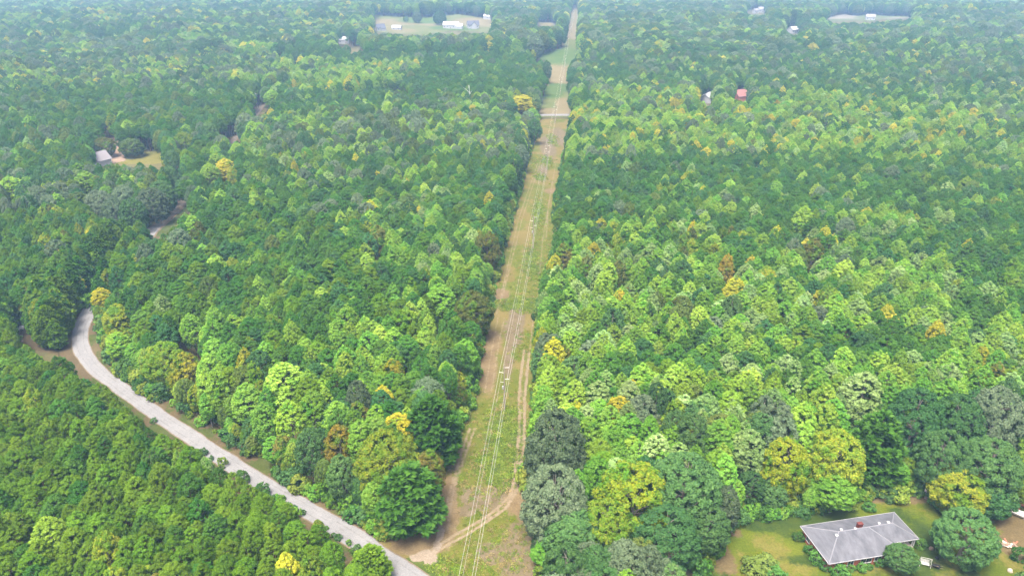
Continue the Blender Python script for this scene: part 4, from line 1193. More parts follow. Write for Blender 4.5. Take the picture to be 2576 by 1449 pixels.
def shrub(px, py, r, h, label, mat=None, k=0, native=True, group=None):
    p = atn(px, py) if native else at(px, py)
    root = link('shrub', None, None, (p[0], p[1], p[2]), rng.random() * 6.28)
    root.scale = (r, r, h / 1.6)
    tag(root, label, 'shrub', group)
    o = link('foliage', BUSH[k % 4], root)
    o.material_slots[0].link = 'OBJECT'; o.material_slots[0].material = mat or M_BUSH
    mb = MB()
    for a in (0.3, 2.4, 4.5):
        mb.tube([(0, 0, -0.05), (math.cos(a) * .25, math.sin(a) * .25, 0.5), (math.cos(a) * .5, math.sin(a) * .5, 1.0)], [.05, .035, .015], 5)
    me = mb.mesh('stem', M_BARK)
    link('stem', me, root)
    return root

# ------------------------------------------------------------------ the brick house
M_BRICK = None
def mat_brick():
    m, nt, N, L, b = new_mat('red_brick')
    tc = N.new('ShaderNodeTexCoord'); br = N.new('ShaderNodeTexBrick')
    mp = N.new('ShaderNodeMapping'); mp.inputs['Rotation'].default_value = (R(90), 0, 0)
    L.new(tc.outputs['Object'], mp.inputs[0]); L.new(mp.outputs[0], br.inputs['Vector'])
    br.inputs['Color1'].default_value = rgb((.29, .078, .045)); br.inputs['Color2'].default_value = rgb((.36, .105, .062)); br.inputs['Mortar'].default_value = rgb((.20, .14, .10))
    br.inputs['Scale'].default_value = 4.0; br.inputs['Mortar Size'].default_value = 0.012; br.inputs['Brick Width'].default_value = 0.8; br.inputs['Row Height'].default_value = 0.28
    L.new(br.outputs[0], b.inputs['Base Color']); b.inputs['Roughness'].default_value = 0.9
    return m
def mat_shingle():
    m, nt, N, L, b = new_mat('weathered_shingles')
    tc = N.new('ShaderNodeTexCoord')
    n1 = N.new('ShaderNodeTexNoise'); n1.inputs['Scale'].default_value = 0.6; n1.inputs['Detail'].default_value = 8; n1.inputs['Roughness'].default_value = 0.65
    n2 = N.new('ShaderNodeTexNoise'); n2.inputs['Scale'].default_value = 9; n2.inputs['Detail'].default_value = 4
    mp = N.new('ShaderNodeMapping'); mp.inputs['Scale'].default_value = (1.0, 0.25, 1.0)
    L.new(tc.outputs['Object'], mp.inputs[0]); L.new(mp.outputs[0], n1.inputs['Vector']); L.new(tc.outputs['Object'], n2.inputs['Vector'])
    rp = N.new('ShaderNodeValToRGB')
    rp.color_ramp.elements[0].position = 0.32; rp.color_ramp.elements[0].color = rgb((.062, .065, .076)); rp.color_ramp.elements[1].position = 0.68; rp.color_ramp.elements[1].color = rgb((.135, .139, .158))
    L.new(n1.outputs[0], rp.inputs[0])
    mx = N.new('ShaderNodeMix'); mx.data_type = 'RGBA'; mx.blend_type = 'MULTIPLY'; mx.inputs[0].default_value = 0.35
    L.new(rp.outputs[0], mx.inputs[6]); L.new(n2.outputs[0], mx.inputs[7]); L.new(mx.outputs[2], b.inputs['Base Color'])
    b.inputs['Roughness'].default_value = 0.85
    wv = N.new('ShaderNodeTexWave'); wv.bands_direction = 'Z'; wv.inputs['Scale'].default_value = 6.0; wv.inputs['Distortion'].default_value = 0.4
    L.new(tc.outputs['Object'], wv.inputs['Vector'])
    bp = N.new('ShaderNodeBump'); bp.inputs['Strength'].default_value = 0.25; bp.inputs['Distance'].default_value = 0.03; L.new(wv.outputs[1], bp.inputs['Height']); L.new(bp.outputs[0], b.inputs['Normal'])
    return m
M_BRICK = mat_brick(); M_SHINGLE = mat_shingle()
M_WHITE = mat_plain('white_paint', (.40, .40, .39), 0.5, 0.4, 0.05)
M_CHIM = mat_plain('dark_red_brick', (.105, .032, .026), 0.9, 0.1, 0.3, 6)
M_TRIM = mat_plain('dull_white_trim', (.28, .28, .29), 0.6, 0.3, 0.1)
M_CAP = mat_plain('pale_ridge_cap', (.165, .168, .185), 0.85, 0.2, 0.15)
M_GLASS = mat_plain('window_glass', (.03, .04, .05), 0.08, 0.6, 0.1)
M_CONC = mat_plain('concrete', (.42, .36, .30), 0.9, 0.1, 0.2)
M_WOOD = mat_plain('weathered_wood', (.20, .155, .115), 0.9, 0.1, 0.35, 4)
M_POLE = mat_plain('pole_wood', (.23, .19, .15), 0.9, 0.1, 0.3, 3)
M_METAL = mat_plain('galvanised_metal', (.55, .56, .57), 0.4, 0.5, 0.1, metal=0.6)
M_WIRE = mat_plain('bare_wire', (.36, .355, .34), 0.5, 0.5, 0.05)
M_INS = mat_plain('white_insulator', (.58, .57, .55), 0.4, 0.5, 0.04)
M_BLACK = mat_plain('black_rubber', (.02, .02, .02), 0.7, 0.3, 0.2)
M_DARKROOF = mat_plain('dark_roofing', (.075, .075, .09), 0.8, 0.2, 0.25)
M_GREYROOF = mat_plain('grey_roofing', (.19, .175, .18), 0.8, 0.2, 0.2)
M_PALEROOF = mat_plain('pale_metal_roofing', (.36, .36, .37), 0.5, 0.4, 0.08)
M_SIDING = mat_plain('white_siding', (.33, .33, .34), 0.6, 0.3, 0.06)
M_TANSIDE = mat_plain('tan_siding', (.52, .46, .38), 0.7, 0.3, 0.1)
M_REDROOF = mat_plain('dull_red_roofing', (.19, .085, .075), 0.8, 0.2, 0.25)
M_RUSTY = mat_plain('reddish_scrap', (.33, .12, .08), 0.9, 0.1, 0.4)
M_CARPAINT = mat_plain('white_car_paint', (.80, .80, .80), 0.25, 0.5, 0.03)

def window(parent, c, w, h, axis, mb_rz=0.0):
    """A window on a wall facing -y (axis 'y') or -x (axis 'x'): frame proud of the wall, dark pane in it."""
    f = MB(); t = 0.09
    def bx(m, dx, dz, sx, sz, d, depth):
        if axis == 'y':
            m.box((c[0] + dx, c[1] + d, c[2] + dz), (sx, depth, sz))
        else:
            m.box((c[0] + d, c[1] + dx, c[2] + dz), (depth, sx, sz))
    win = None
    bx(f, 0, h / 2, w + t, t, -0.03, 0.12); bx(f, 0, -h / 2, w + t + .1, t, -0.04, 0.16)
    bx(f, -w / 2, 0, t, h - t, -0.03, 0.118); bx(f, w / 2, 0, t, h - t, -0.03, 0.118); bx(f, 0, 0, t * .6, h - t, -0.03, 0.10)
    win = f.build('window', M_WHITE, parent)
    p = MB(); bx(p, 0, 0, w - t, h - t, -0.005, 0.02)
    p.build('pane', M_GLASS, win)
    return win

def brick_house():
    a = R(10.7)
    root = link('brick_house', None, None, (59.54, 109.82, 0.02), a)
    tag(root, 'low red brick house with grey hip roof and small porch on the lawn', 'house')
    ez, rz_ = 2.62, 4.75
    E = [(0, 0), (21.7, 0), (21.7, -7.6), (16.5, -7.6), (16.5, -10.1), (0, -10.1)]
    pk = [(5.2, -4.7, rz_), (11.8, -4.7, rz_), (17.3, -4.6, rz_)]
    mb = MB()
    V = [(x, y, ez) for x, y in E] + pk + [(x, y, ez - 0.2) for x, y in E]
    Fc = [(1, 0, 6, 7, 8), (0, 5, 6), (5, 4, 7, 6), (4, 3, 7), (3, 2, 8, 7), (2, 1, 8)]
    mb.add(V, Fc)
    mb.add([(x, y, ez - 0.19) for x, y in E], [(0, 1, 2, 3, 4, 5)])
    roof = mb.build('roof', M_SHINGLE, root)
    fa = MB()
    n = len(E)
    for i in range(n):
        x0, y0 = E[i]; x1, y1 = E[(i + 1) % n]
        L_ = math.hypot(x1 - x0, y1 - y0); ang = math.atan2(y1 - y0, x1 - x0)
        nx, ny = math.sin(ang), -math.cos(ang)
        fa.box(((x0 + x1) / 2 - nx * 0.02, (y0 + y1) / 2 - ny * 0.02, ez - 0.07), (L_ + 0.06, 0.10, 0.15 + 0.002 * i), ang)
    fa.build('fascia', M_TRIM, roof)
    hips = [((0, 0, ez), pk[0]), ((0, -10.1, ez), pk[0]), ((21.7, 0, ez), pk[2]), ((21.7, -7.6, ez), pk[2]), ((16.5, -10.1, ez), pk[1]), (pk[0], pk[1]), (pk[1], pk[2])]
    for p, q in hips:
        MB().tube([p, q], 0.11, 6).build('ridge_cap', M_CAP, roof)
    ch = MB(); ch.box((10.2, -4.1, 4.8), (1.0, 0.65, 1.3)); ch.box((10.2, -4.1, 5.49), (1.12, 0.77, 0.1))
    chim = ch.build('chimney', M_CHIM, roof)
    for (x, y, s) in ((4.4, -5.3, .34), (6.0, -4.3, .30), (8.9, -4.6, .26), (14.6, -4.2, .28), (16.6, -4.3, .32)):
        z = 4.35 if x < 5 else 4.65
        v = MB(); v.tube([(x, y, z - 0.3), (x, y, z + 0.12), (x, y, z + 0.22)], [s * .7, s * .7, s], 10); v.tube([(x, y, z + 0.22), (x, y, z + 0.36)], [s, s * .35], 10)
        v.build('roof_vent', M_WHITE, roof)
    wl_ = [(0.55, -0.55), (21.15, -0.55), (21.15, -3.9), (16.0, -3.9), (16.0, -9.55), (0.55, -9.55)]
    wm = MB()
    for i in range(6):
        x0, y0 = wl_[i]; x1, y1 = wl_[(i + 1) % 6]
        L_ = math.hypot(x1 - x0, y1 - y0); ang = math.atan2(y1 - y0, x1 - x0)
        wmi = MB(); wmi.box(((x0 + x1) / 2, (y0 + y1) / 2, 1.2 + 0.001 * i), (L_ + (0.2 if i % 2 else -0.2), 0.2, 2.42), ang)
        wmi.build('wall', M_BRICK, root)
    for (x, w) in ((2.6, 1.3), (5.2, 1.3), (8.6, 2.4), (11.2, 1.5), (14.3, 1.3)):
        window(root, (x, -9.66, 1.45), w, 1.25, 'y')
    for (y, w) in ((-2.6, 1.2), (-6.8, 1.2)):
        window(root, (0.44, y, 1.45), w, 1.2, 'x')
    MB().box((18.6, -5.75, 0.10), (5.1, 3.4, 0.26)).build('porch_floor', M_CONC, root)
    for (x, y) in ((16.75, -7.25), (20.75, -7.25), (21.2, -7.25), (18.7, -7.25)):
        MB().box((x, y, 1.32), (0.16, 0.16, 2.2)).build('porch_post', M_WHITE, root)
    d = MB().box((18.4, -4.03, 1.22), (1.0, 0.08, 2.05)).build('door', M_WHITE, root)
    MB().box((18.78, -4.10, 1.2), (0.06, 0.06, 0.12)).build('handle', M_METAL, d)
brick_house()

# shrubs round the house (points read in the 3000 px photograph)
for j, (x, y, r, h, lab) in enumerate([
    (2339, 1582, 1.0, 1.8, 'rounded shrub by the back corner of the brick house'),
    (2368, 1617, 1.0, 1.5, 'shrub halfway along the end wall of the brick house'),
    (2392, 1640, 1.5, 1.9, 'large loose shrub along the end wall of the brick house'),
    (2418, 1666, 1.1, 1.5, 'shrub just off the front corner of the brick house'),
    (2458, 1684, 1.6, 2.0, 'largest shrub of the front row, at the house corner'),
    (2493, 1668, 0.75, 1.1, 'smallest clipped shrub of the front row'),
    (2523, 1668, 1.0, 1.5, 'round clipped shrub under the wide front window'),
    (2546, 1664, 0.7, 1.0, 'low shrub beside the round clipped one'),
    (2577, 1656, 1.0, 1.4, 'round shrub under the second front window'),
    (2602, 1650, 1.0, 1.4, 'shrub at the porch end of the front row'),
    (2692, 1600, 1.2, 1.7, 'dark shrub outside the porch posts'),
    (2545, 1492, 1.3, 1.6, 'shrub behind the ridge side of the brick house'),
    (2752, 1486, 2.0, 2.4, 'dark clipped shrub before the shed'),
    (2208, 1680, 2.6, 2.8, 'loose brownish shrub at the frame bottom on the lawn'),
    (2238, 1668, 2.4, 2.4, 'wide shrub beside the loose brownish one on the lawn'),
    (2266, 1692, 2.2, 2.2, 'low shrub at the frame bottom on the lawn'),
    (2982, 1640, 1.3, 3.0, 'upright evergreen shrub near the scrap pile'),
    (2140, 1512, 2.0, 1.7, 'ragged shrub at the meeting of lawn and wood'),
    (2630, 1462, 2.2, 3.2, 'tan-green shrub at the top edge of the lawn')]):
    shrub(x, y, r, h, lab, M_SCRUB if 'ragged' in lab or 'tan' in lab else (LEAFMAT[('oak', 2)] if 'brownish' in lab else M_BUSH), j, True, 'shrubs round the brick house')

# ------------------------------------------------------------------ power line
PD = [44, 154, 266, 379, 492, 605, 730, 860, 990, 1120, 1260, 1400]
PX = lambda d: -2.0 + 0.0945 * (d - 154)
ARMS = [(1.28, 13.35), (-1.28, 11.8), (1.28, 9.9), (-1.05, 8.9)]
pole_mesh = MB().tube([(0, 0, -0.3), (0, 0, 5), (0, 0, 10), (0, 0, 13.9)], [.19, .17, .145, .12], 9).mesh('pole', M_POLE)
ins_mesh = []
for (dx, z) in ARMS[:3]:
    m = MB(); s = 1 if dx > 0 else -1
    pts = [(s * (0.10 + 0.118 * k), 0, z - 0.12 + 0.012 * k) for k in range(11)]
    m.tube(pts, [0.045 if k % 2 else 0.07 for k in range(11)], 8)
    ins_mesh.append(m.mesh('post_insulator', M_INS))
brk_mesh = MB().tube([(-0.05, 0, 8.8), (-1.05, 0, 8.85)], [0.05, 0.04], 6).mesh('neutral_bracket', M_METAL)
ordinal = ['', 'first', 'second', 'third', 'fourth', 'fifth', 'sixth', 'seventh', 'eighth', 'ninth', 'tenth', 'eleventh']
pz = [float(hgt(PX(d), d)) for d in PD]
for i, d in enumerate(PD):
    if i == 0:
        continue
    r_ = link('utility_pole', None, None, (PX(d), d, pz[i]), -math.atan(0.0945))
    tag(r_, 'wooden power pole with three white post insulators, %s along the clearing from the frame bottom' % ordinal[i], 'utility pole', 'power poles in the clearing')
    link('pole', pole_mesh, r_)
    for m in ins_mesh:
        link('post_insulator', m, r_)
    link('neutral_bracket', brk_mesh, r_)
    if i in (1, 2):
        t = MB().tube([(-0.38, 0.1, 6.6), (-0.38, 0.1, 7.5)], [0.24, 0.24], 12); t.tube([(-0.38, 0.1, 7.5), (-0.38, 0.1, 7.75)], [0.05, 0.04], 6)
        t.build('transformer', M_METAL, r_)
wn_ = ['upper conductor on the far side of the poles', 'conductor alone on its side of the poles', 'lower conductor on the far side of the poles', 'lowest thin neutral wire of the power line']
for k, (dx, z) in enumerate(ARMS):
    pts = []
    for i in range(len(PD) - 1):
        for t in np.linspace(0, 1, 14, endpoint=False):
            d = PD[i] + (PD[i + 1] - PD[i]) * t
            sag = 4 * t * (1 - t) * (1.3 if k < 3 else 1.0)
            pts.append((PX(d) + dx, d - dx * 0.0945, pz[i] * (1 - t) + pz[i + 1] * t + z - sag))
    pts.append((PX(PD[-1]) + dx, PD[-1], pz[-1] + z))
    w = MB().tube(pts, 0.024 if k < 3 else 0.016, 6).build('power_line_wire', M_WIRE)
    tag(w, wn_[k], 'wire', 'wires of the power line')

# roadside poles of the gravel road
rp_mesh = MB().tube([(0, 0, -0.3), (0, 0, 11)], [.17, .11], 8).mesh('pole', M_METAL)
ra_mesh = MB().box((0, 0, 10.3), (2.4, 0.12, 0.14)).box((0, 0, 9.3), (1.6, 0.11, 0.13)).mesh('crossarm', M_WHITE)
for (x, y, lab) in ((754, 316, 'pale roadside pole in the gap of the gravel road, farther one'), (686, 396, 'pale roadside pole with crossarms before the dark pines by the road'), (794, 408, 'slim pale pole standing among the mixed trees')):
    p = atn(x, y)
    r_ = link('roadside_pole', None, None, tuple(p), 0.5)
    tag(r_, lab, 'utility pole', 'poles along the gravel road')
    link('pole', rp_mesh, r_); link('crossarm', ra_mesh, r_)

# a dead tree in the mixed wood
p = atn(1376, 322)
r_ = link('dead_tree', None, None, tuple(p), 0.4)
tag(r_, 'bare whitish dead tree standing in the mixed wood', 'dead tree')
mb = MB().tube([(0, 0, -.2), (0.2, 0, 9), (0.1, 0.3, 18)], [.32, .24, .10], 8); mb.build('trunk', M_INS, r_)
for (a, z0, l) in ((0.4, 11, 4), (2.6, 12.5, 4.5), (4.4, 14, 3.2), (1.4, 15.2, 3)):
    MB().tube([(0.15, 0.2, z0), (math.cos(a) * l * .5, math.sin(a) * l * .5, z0 + l * .55), (math.cos(a) * l, math.sin(a) * l, z0 + l * .8)], [.11, .08, .03], 6).build('limb', M_INS, r_)

# ------------------------------------------------------------------ far houses
def gable_house(name, x, y, w, d, h, pitch, rz, wall, roof, label, cat='house', native=True, nwin=3, wing=None):
    p = atn(x, y) if native else at(x, y)
    root = link(name, None, None, (p[0], p[1], p[2] + 0.3), R(rz))
    tag(root, label, cat, None)
    def block(cx, cy, w, d, h, along_x, first):
        rh = (d if along_x else w) / 2 * pitch
        wm = MB()
        if along_x:
            A = [(cx - w / 2, cy - d / 2), (cx + w / 2, cy - d / 2), (cx + w / 2, cy + d / 2), (cx - w / 2, cy + d / 2)]
            ga = [(cx - w / 2, cy, h + rh), (cx + w / 2, cy, h + rh)]
            V = [(a, b, -0.5) for a, b in A] + [(a, b, h) for a, b in A] + ga
            Fc = [(0, 1, 5, 4), (1, 2, 6, 9, 5), (2, 3, 7, 6), (3, 0, 4, 8, 7)]
        else:
            A = [(cx - w / 2, cy - d / 2), (cx + w / 2, cy - d / 2), (cx + w / 2, cy + d / 2), (cx - w / 2, cy + d / 2)]
            ga = [(cx, cy - d / 2, h + rh), (cx, cy + d / 2, h + rh)]
            V = [(a, b, -0.5) for a, b in A] + [(a, b, h) for a, b in A] + ga
            Fc = [(0, 1, 5, 8, 4), (1, 2, 6, 5), (2, 3, 7, 9, 6), (3, 0, 4, 7)]
        wm.add(V, Fc); wm.build('wall', wall, root)
        o = 0.45; t = 0.18
        for s in (-1, 1):
            rm = MB()
            if along_x:
                q = [(cx - w / 2 - o, cy + s * (d / 2 + o), h - o * pitch + 0.06), (cx + w / 2 + o, cy + s * (d / 2 + o), h - o * pitch + 0.06), (cx + w / 2 + o, cy, h + rh + 0.06), (cx - w / 2 - o, cy, h + rh + 0.06)]
            else:
                q = [(cx + s * (w / 2 + o), cy - d / 2 - o, h - o * pitch + 0.06), (cx + s * (w / 2 + o), cy + d / 2 + o, h - o * pitch + 0.06), (cx, cy + d / 2 + o, h + rh + 0.06), (cx, cy - d / 2 - o, h + rh + 0.06)]
            V = q + [(a, b, c + t) for a, b, c in q]
            rm.add(V, [(0, 1, 2, 3), (4, 5, 6, 7), (0, 1, 5, 4), (1, 2, 6, 5), (2, 3, 7, 6), (3, 0, 4, 7)])
            rm.build('roof', roof, root)
        if first and nwin:
            for i in range(nwin):
                xx = cx - w / 2 + w * (i + 0.5) / nwin
                if i == nwin // 2 and nwin > 1:
                    MB().box((xx, cy - d / 2 - 0.04, 1.05), (1.1, 0.08, 2.1)).build('door', M_WOOD, root)
                else:
                    window(root, (xx, cy - d / 2 - 0.05, h * 0.55), 1.3, 1.4, 'y')
    block(0, 0, w, d, h, w >= d, True)
    if wing:
        block(wing[0], wing[1], wing[2], wing[3], wing[4], wing[2] >= wing[3], False)
    return root

gable_house('gabled_house', 292, 484, 8.0, 10.0, 3.0, 1.0, -28, M_SIDING, M_GREYROOF, 'white gabled house with grey roof among the trees beside a dirt drive', nwin=2)
gable_house('farm_house', 1115, 91, 13, 9, 4.5, 1.1, 25, M_SIDING, M_DARKROOF, 'white house with dark roof at the corner of the far meadow', wing=(3, -5, 6, 6, 3.5))
gable_house('outbuilding', 1163, 88, 14, 8, 3.2, 0.7, -10, M_SIDING, M_PALEROOF, 'low white outbuilding between the two white houses of the far meadow', 'outbuilding', nwin=2)
gable_house('farm_house', 1322, 84, 24, 11, 5.2, 0.8, -8, M_SIDING, M_PALEROOF, 'long white house with pale roof in the far meadow', nwin=5, wing=(14, -3, 10, 9, 3.6))
gable_house('farm_house', 1386, 84, 18, 11, 5.0, 1.1, 12, M_SIDING, M_DARKROOF, 'white house with steep white gable and dark roof in the far meadow', wing=(0, -6.5, 8, 9, 5.5))
gable_house('barn', 1430, 57, 14, 10, 4.5, 0.6, -15, M_SIDING, M_PALEROOF, 'small pale barn at the upper corner of the far meadow', 'barn', nwin=1)
gable_house('large_house', 2506, 30, 22, 14, 8, 0.8, -8, M_TANSIDE, M_PALEROOF, 'tall pale house above the building site', nwin=3)
for (x, y, w, rz, lab) in ((2412, 24, 14, 10, 'pale house alone at the end of the far building site'), (2432, 44, 12, -20, 'white house half in trees below the far building site'), (2472, 34, 12, 30, 'small white house beside the tall pale one'),
                           (2562, 33, 20, 5, 'long white house on the far building site'), (2600, 34, 14, 40, 'white house with turned gable on the building site'), (2640, 36, 15, -10, 'white house toward the end of the building site'), (2690, 42, 14, 20, 'last white house of the building site'),
                           (2548, 60, 14, -15, 'white house at the lower edge of the building site'), (2322, 98, 13, 30, 'small white building in the bare patch of the far wood'), (2232, 37, 16, 0, 'white house by itself in the far wood'), (2212, 40, 10, 30, 'white shed beside the house in the far wood')):
    gable_house('far_house', x, y, w, w * 0.7, 5, 0.8, rz, M_SIDING, M_PALEROOF if w % 2 else M_GREYROOF, lab, nwin=3)
gable_house('barn', 1006, 128, 14, 10, 5, 0.55, 10, M_SIDING, M_PALEROOF, 'white roofed barn in a gap of the far wood', 'barn', nwin=2)
gable_house('far_house', 897, 142, 10, 8, 4, 0.9, -35, M_SIDING, M_PALEROOF, 'small white gable in the far wood by the road', nwin=1)
gable_house('wood_house', 2070, 299, 14, 10, 3.4, 0.6, 60, M_SIDING, M_PALEROOF, 'white roofed house showing through the wood across the clearing', nwin=2)
gable_house('barn', 2172, 295, 15, 12, 4.2, 0.7, 20, M_RUSTY, M_REDROOF, 'low barn with dull red roof among the trees near the white roofed house', 'barn', nwin=1)

# ------------------------------------------------------------------ things in the yard and by the road
def shed():
    p = atn(2757, 1462)
    root = link('shed', None, None, tuple(p), R(-38))
    tag(root, 'old brown shed with tan roof half under the oaks', 'shed')
    for i, (x0, x1, y, wd) in enumerate(((-3, 3, -2, .1), (-3, 3, 2, .1))):
        MB().box((0, y, 1.15), (6, 0.1, 2.3)).build('wall', M_WOOD, root)
    for x in (-3, 3):
        MB().box((x, 0, 1.15), (0.1, 3.88, 2.29)).build('wall', M_WOOD, root)
    for s in (-1, 1):
        V = [(-3.4, s * 2.5, 2.15), (3.4, s * 2.5, 2.15), (3.4, 0, 3.25), (-3.4, 0, 3.25)]
        V += [(a, b, c + .1) for a, b, c in V]
        MB().add(V, [(0, 1, 2, 3), (4, 5, 6, 7), (0, 1, 5, 4), (1, 2, 6, 5), (2, 3, 7, 6), (3, 0, 4, 7)]).build('roof', M_TANSIDE, root)
    MB().box((-1, -2.08, 1.0), (1.4, 0.08, 1.95)).build('door', M_WOOD, root)
shed()

def boat():
    p = atn(2984, 1512)
    root = link('boat', None, None, (p[0], p[1], p[2]), R(-42))
    tag(root, 'small white boat on blocks by the frame edge beside the yard', 'boat')
    secs = [(-2.4, .80, .35), (-1.0, .92, .25), (0.6, .85, .22), (1.8, .5, .32), (2.6, .05, .62)]
    V = []
    for (x, w, zb) in secs:
        V += [(x, -w, 1.05), (x, -w * .7, zb + .25), (x, 0, zb), (x, w * .7, zb + .25), (x, w, 1.05), (x, w * .8, 1.03), (x, w * .6, zb + .35), (x, 0, zb + .2), (x, -w * .6, zb + .35), (x, -w * .8, 1.03)]
    Fc = []
    for i in range(len(secs) - 1):
        for k in range(10):
            Fc.append((i * 10 + k, i * 10 + (k + 1) % 10, (i + 1) * 10 + (k + 1) % 10, (i + 1) * 10 + k))
    Fc += [tuple(range(10))]
    MB().add(V, Fc).build('hull', M_CARPAINT, root)
    for x in (-1.4, 0.4):
        MB().box((x, 0, 0.86), (0.35, 1.45, 0.06)).build('seat', M_TANSIDE, root)
    MB().box((-2.5, 0, 0.95), (0.3, 0.3, 0.55)).box((-2.55, 0, 0.5), (0.12, 0.12, 0.6)).build('motor', M_BLACK, root)
    for x in (-1.6, 1.0):
        MB().box((x, 0, 0.12), (0.4, 1.2, 0.28)).build('block', M_WOOD, root)
boat()

def car():
    p = atn(49, 968)
    root = link('car', None, None, (p[0], p[1], 0.03), R(205))
    tag(root, 'white car parked in the shade at the edge of the plantation', 'car')
    prof = [(-2.2, .35), (-2.25, .75), (-2.1, .98), (-1.0, 1.02), (-.45, 1.45), (1.2, 1.5), (1.95, 1.05), (2.2, .95), (2.25, .4)]
    V = []; n = len(prof)
    for s in (-1, 1):
        for (x, z) in prof:
            k = 0.88 if z < 1.2 else 0.70
            V.append((x, s * k, z))
    Fc = [tuple(range(n)), tuple(range(2 * n - 1, n - 1, -1))] + [(i, (i + 1) % n, n + (i + 1) % n, n + i) for i in range(n)]
    MB().add(V, Fc).build('body', M_CARPAINT, root)
    MB().add([(-.97, -.72, 1.06), (-.97, .72, 1.06), (-.50, .62, 1.44), (-.50, -.62, 1.44)], [(0, 1, 2, 3)]).build('windscreen', M_GLASS, root)
    MB().add([(1.9, -.72, 1.12), (1.9, .72, 1.12), (1.27, .62, 1.485), (1.27, -.62, 1.485)], [(0, 1, 2, 3)]).build('rear_window', M_GLASS, root)
    for s in (-1, 1):
        MB().add([(-.75, s * .90, 1.04), (1.6, s * .90, 1.06), (1.1, s * .72, 1.42), (-.42, s * .72, 1.40)], [(0, 1, 2, 3)]).build('side_window', M_GLASS, root)
        for x in (-1.4, 1.4):
            w_ = MB().tube([(x, s * .70, .33), (x, s * .92, .33)], .33, 14).build('wheel', M_BLACK, root)
            MB().tube([(x, s * .925, .33), (x, s * .935, .33)], .18, 10).build('rim', M_METAL, w_)
        MB().box((-2.22, s * .6, .78), (.06, .3, .14)).build('headlight', M_GLASS, root)
car()

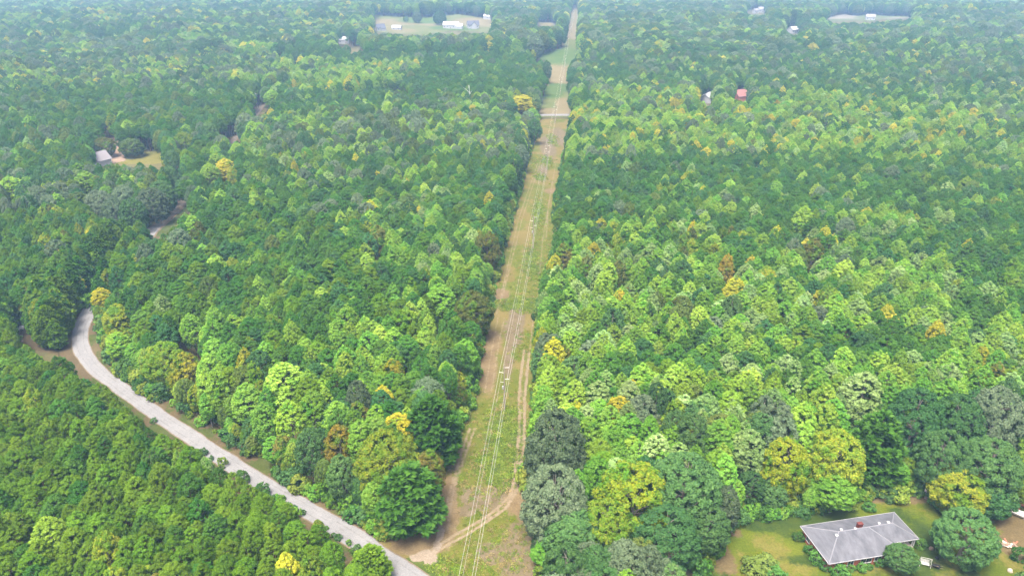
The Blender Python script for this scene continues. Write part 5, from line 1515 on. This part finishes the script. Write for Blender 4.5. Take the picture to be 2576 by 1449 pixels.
def yard_things():
    p = atn(2708, 1655)
    r_ = link('garden_swing', None, None, tuple(p), R(-20)); tag(r_, 'white slatted garden swing seat on the lawn near the small round tree', 'garden swing')
    for k in range(5):
        MB().box((0, -0.3 + k * .15, 0.5), (1.5, .11, .04)).build('slat', M_WHITE, r_)
    for k in range(4):
        MB().box((0, .40 + k * .03, .62 + k * .16), (1.5, .04, .12)).build('back_slat', M_WHITE, r_)
    for s in (-1, 1):
        MB().tube([(s * .95, -.6, 0), (s * .95, 0, 1.9)], .04, 6).build('leg', M_WHITE, r_); MB().tube([(s * .95, .6, 0), (s * .95, 0, 1.9)], .04, 6).build('leg', M_WHITE, r_)
        MB().tube([(s * .72, 0, 1.9), (s * .72, .1, .5)], .02, 5).build('chain', M_METAL, r_)
    MB().tube([(-1, 0, 1.9), (1, 0, 1.9)], .04, 6).build('top_bar', M_WHITE, r_)
    p = atn(2740, 1664)
    r_ = link('wheelbarrow', None, None, tuple(p), R(160)); tag(r_, 'black wheelbarrow tipped on the lawn beside the white swing', 'wheelbarrow')
    V = [(-.5, -.3, .45), (.45, -.22, .42), (.45, .22, .42), (-.5, .3, .45), (-.7, -.42, .8), (.75, -.36, .85), (.75, .36, .85), (-.7, .42, .8)]
    MB().add(V, [(0, 1, 2, 3), (0, 1, 5, 4), (1, 2, 6, 5), (2, 3, 7, 6), (3, 0, 4, 7)]).build('tray', M_BLACK, r_)
    MB().tube([(.85, -.06, .22), (.85, .06, .22)], .22, 14).build('wheel', M_BLACK, r_)
    for s in (-1, 1):
        MB().tube([(-1.25, s * .3, .62), (.85, s * .1, .24)], .03, 6).build('handle', M_WOOD, r_); MB().tube([(-.4, s * .28, .48), (-.5, s * .28, 0)], .03, 6).build('leg', M_BLACK, r_)
    for (x, y, s, lab, m) in ((2728, 1608, .45, 'dark upright stump on the lawn, farther one', M_WOOD), (2745, 1635, .35, 'small dark stump nearer the wheelbarrow', M_BLACK), (2958, 1673, .5, 'grey boulder near the frame bottom by the round dark tree', M_CONC)):
        p = atn(x, y); g = np.random.default_rng(int(x))
        mb = MB(); n = 9
        rr = s * (0.85 + 0.3 * g.random((4, n)))
        V = [(math.cos(2 * math.pi * k / n) * rr[j][k] * (1, .95, .8, .5)[j], math.sin(2 * math.pi * k / n) * rr[j][k] * (1, .95, .8, .5)[j], (-.05, .5, .95, 1.25)[j] * s) for j in range(4) for k in range(n)]
        mb.add(V, [(j * n + k, j * n + (k + 1) % n, (j + 1) * n + (k + 1) % n, (j + 1) * n + k) for j in range(3) for k in range(n)] + [tuple(3 * n + k for k in range(n))])
        tag(mb.build('boulder' if 'boulder' in lab else 'stump', m, None, tuple(p)), lab, 'boulder' if 'boulder' in lab else 'stump')
    # scrap pile: each plank is a piece of it
    for (x, y, nn, lab, mats) in ((2962, 1600, 14, 'pile of reddish boards on bare ground beside the upright evergreen', (M_RUSTY, M_WOOD, M_TANSIDE)), (2990, 1478, 12, 'heap of red and pale scrap at the frame edge behind the boat', (M_RUSTY, M_RUSTY, M_SIDING))):
        p = atn(x, y); r_ = link('scrap_pile', None, None, tuple(p)); tag(r_, lab, 'scrap pile'); g = np.random.default_rng(int(y))
        for k in range(nn):
            o = MB().box((0, 0, 0), (1.2 + 1.2 * g.random(), .22 + .2 * g.random(), .07)).build('board', mats[k % 3], r_, (g.normal() * .7, g.normal() * .55, .08 + .05 * k))
            o.rotation_euler = (g.normal() * .12, g.normal() * .12, g.random() * 3.1)
yard_things()

# ------------------------------------------------------------------ haze: the air between the camera and the far woods
hz = MB().box((0, 2400, 55.0), (8900, 5900, 134.0)).build('haze', [])
tag(hz, 'thin pale blue haze over the far woods', 'haze', None, 'stuff')
hm = bpy.data.materials.new('haze_air'); hm.use_nodes = True
hm.node_tree.nodes.remove(hm.node_tree.nodes['Principled BSDF'])
pv = hm.node_tree.nodes.new('ShaderNodeVolumePrincipled')
pv.inputs['Color'].default_value = (0.38, 0.66, 1.0, 1)
pv.inputs['Density'].default_value = 0.00024
pv.inputs['Anisotropy'].default_value = 0.0
hm.node_tree.links.new(pv.outputs[0], hm.node_tree.nodes['Material Output'].inputs['Volume'])
hz.data.materials.append(hm)
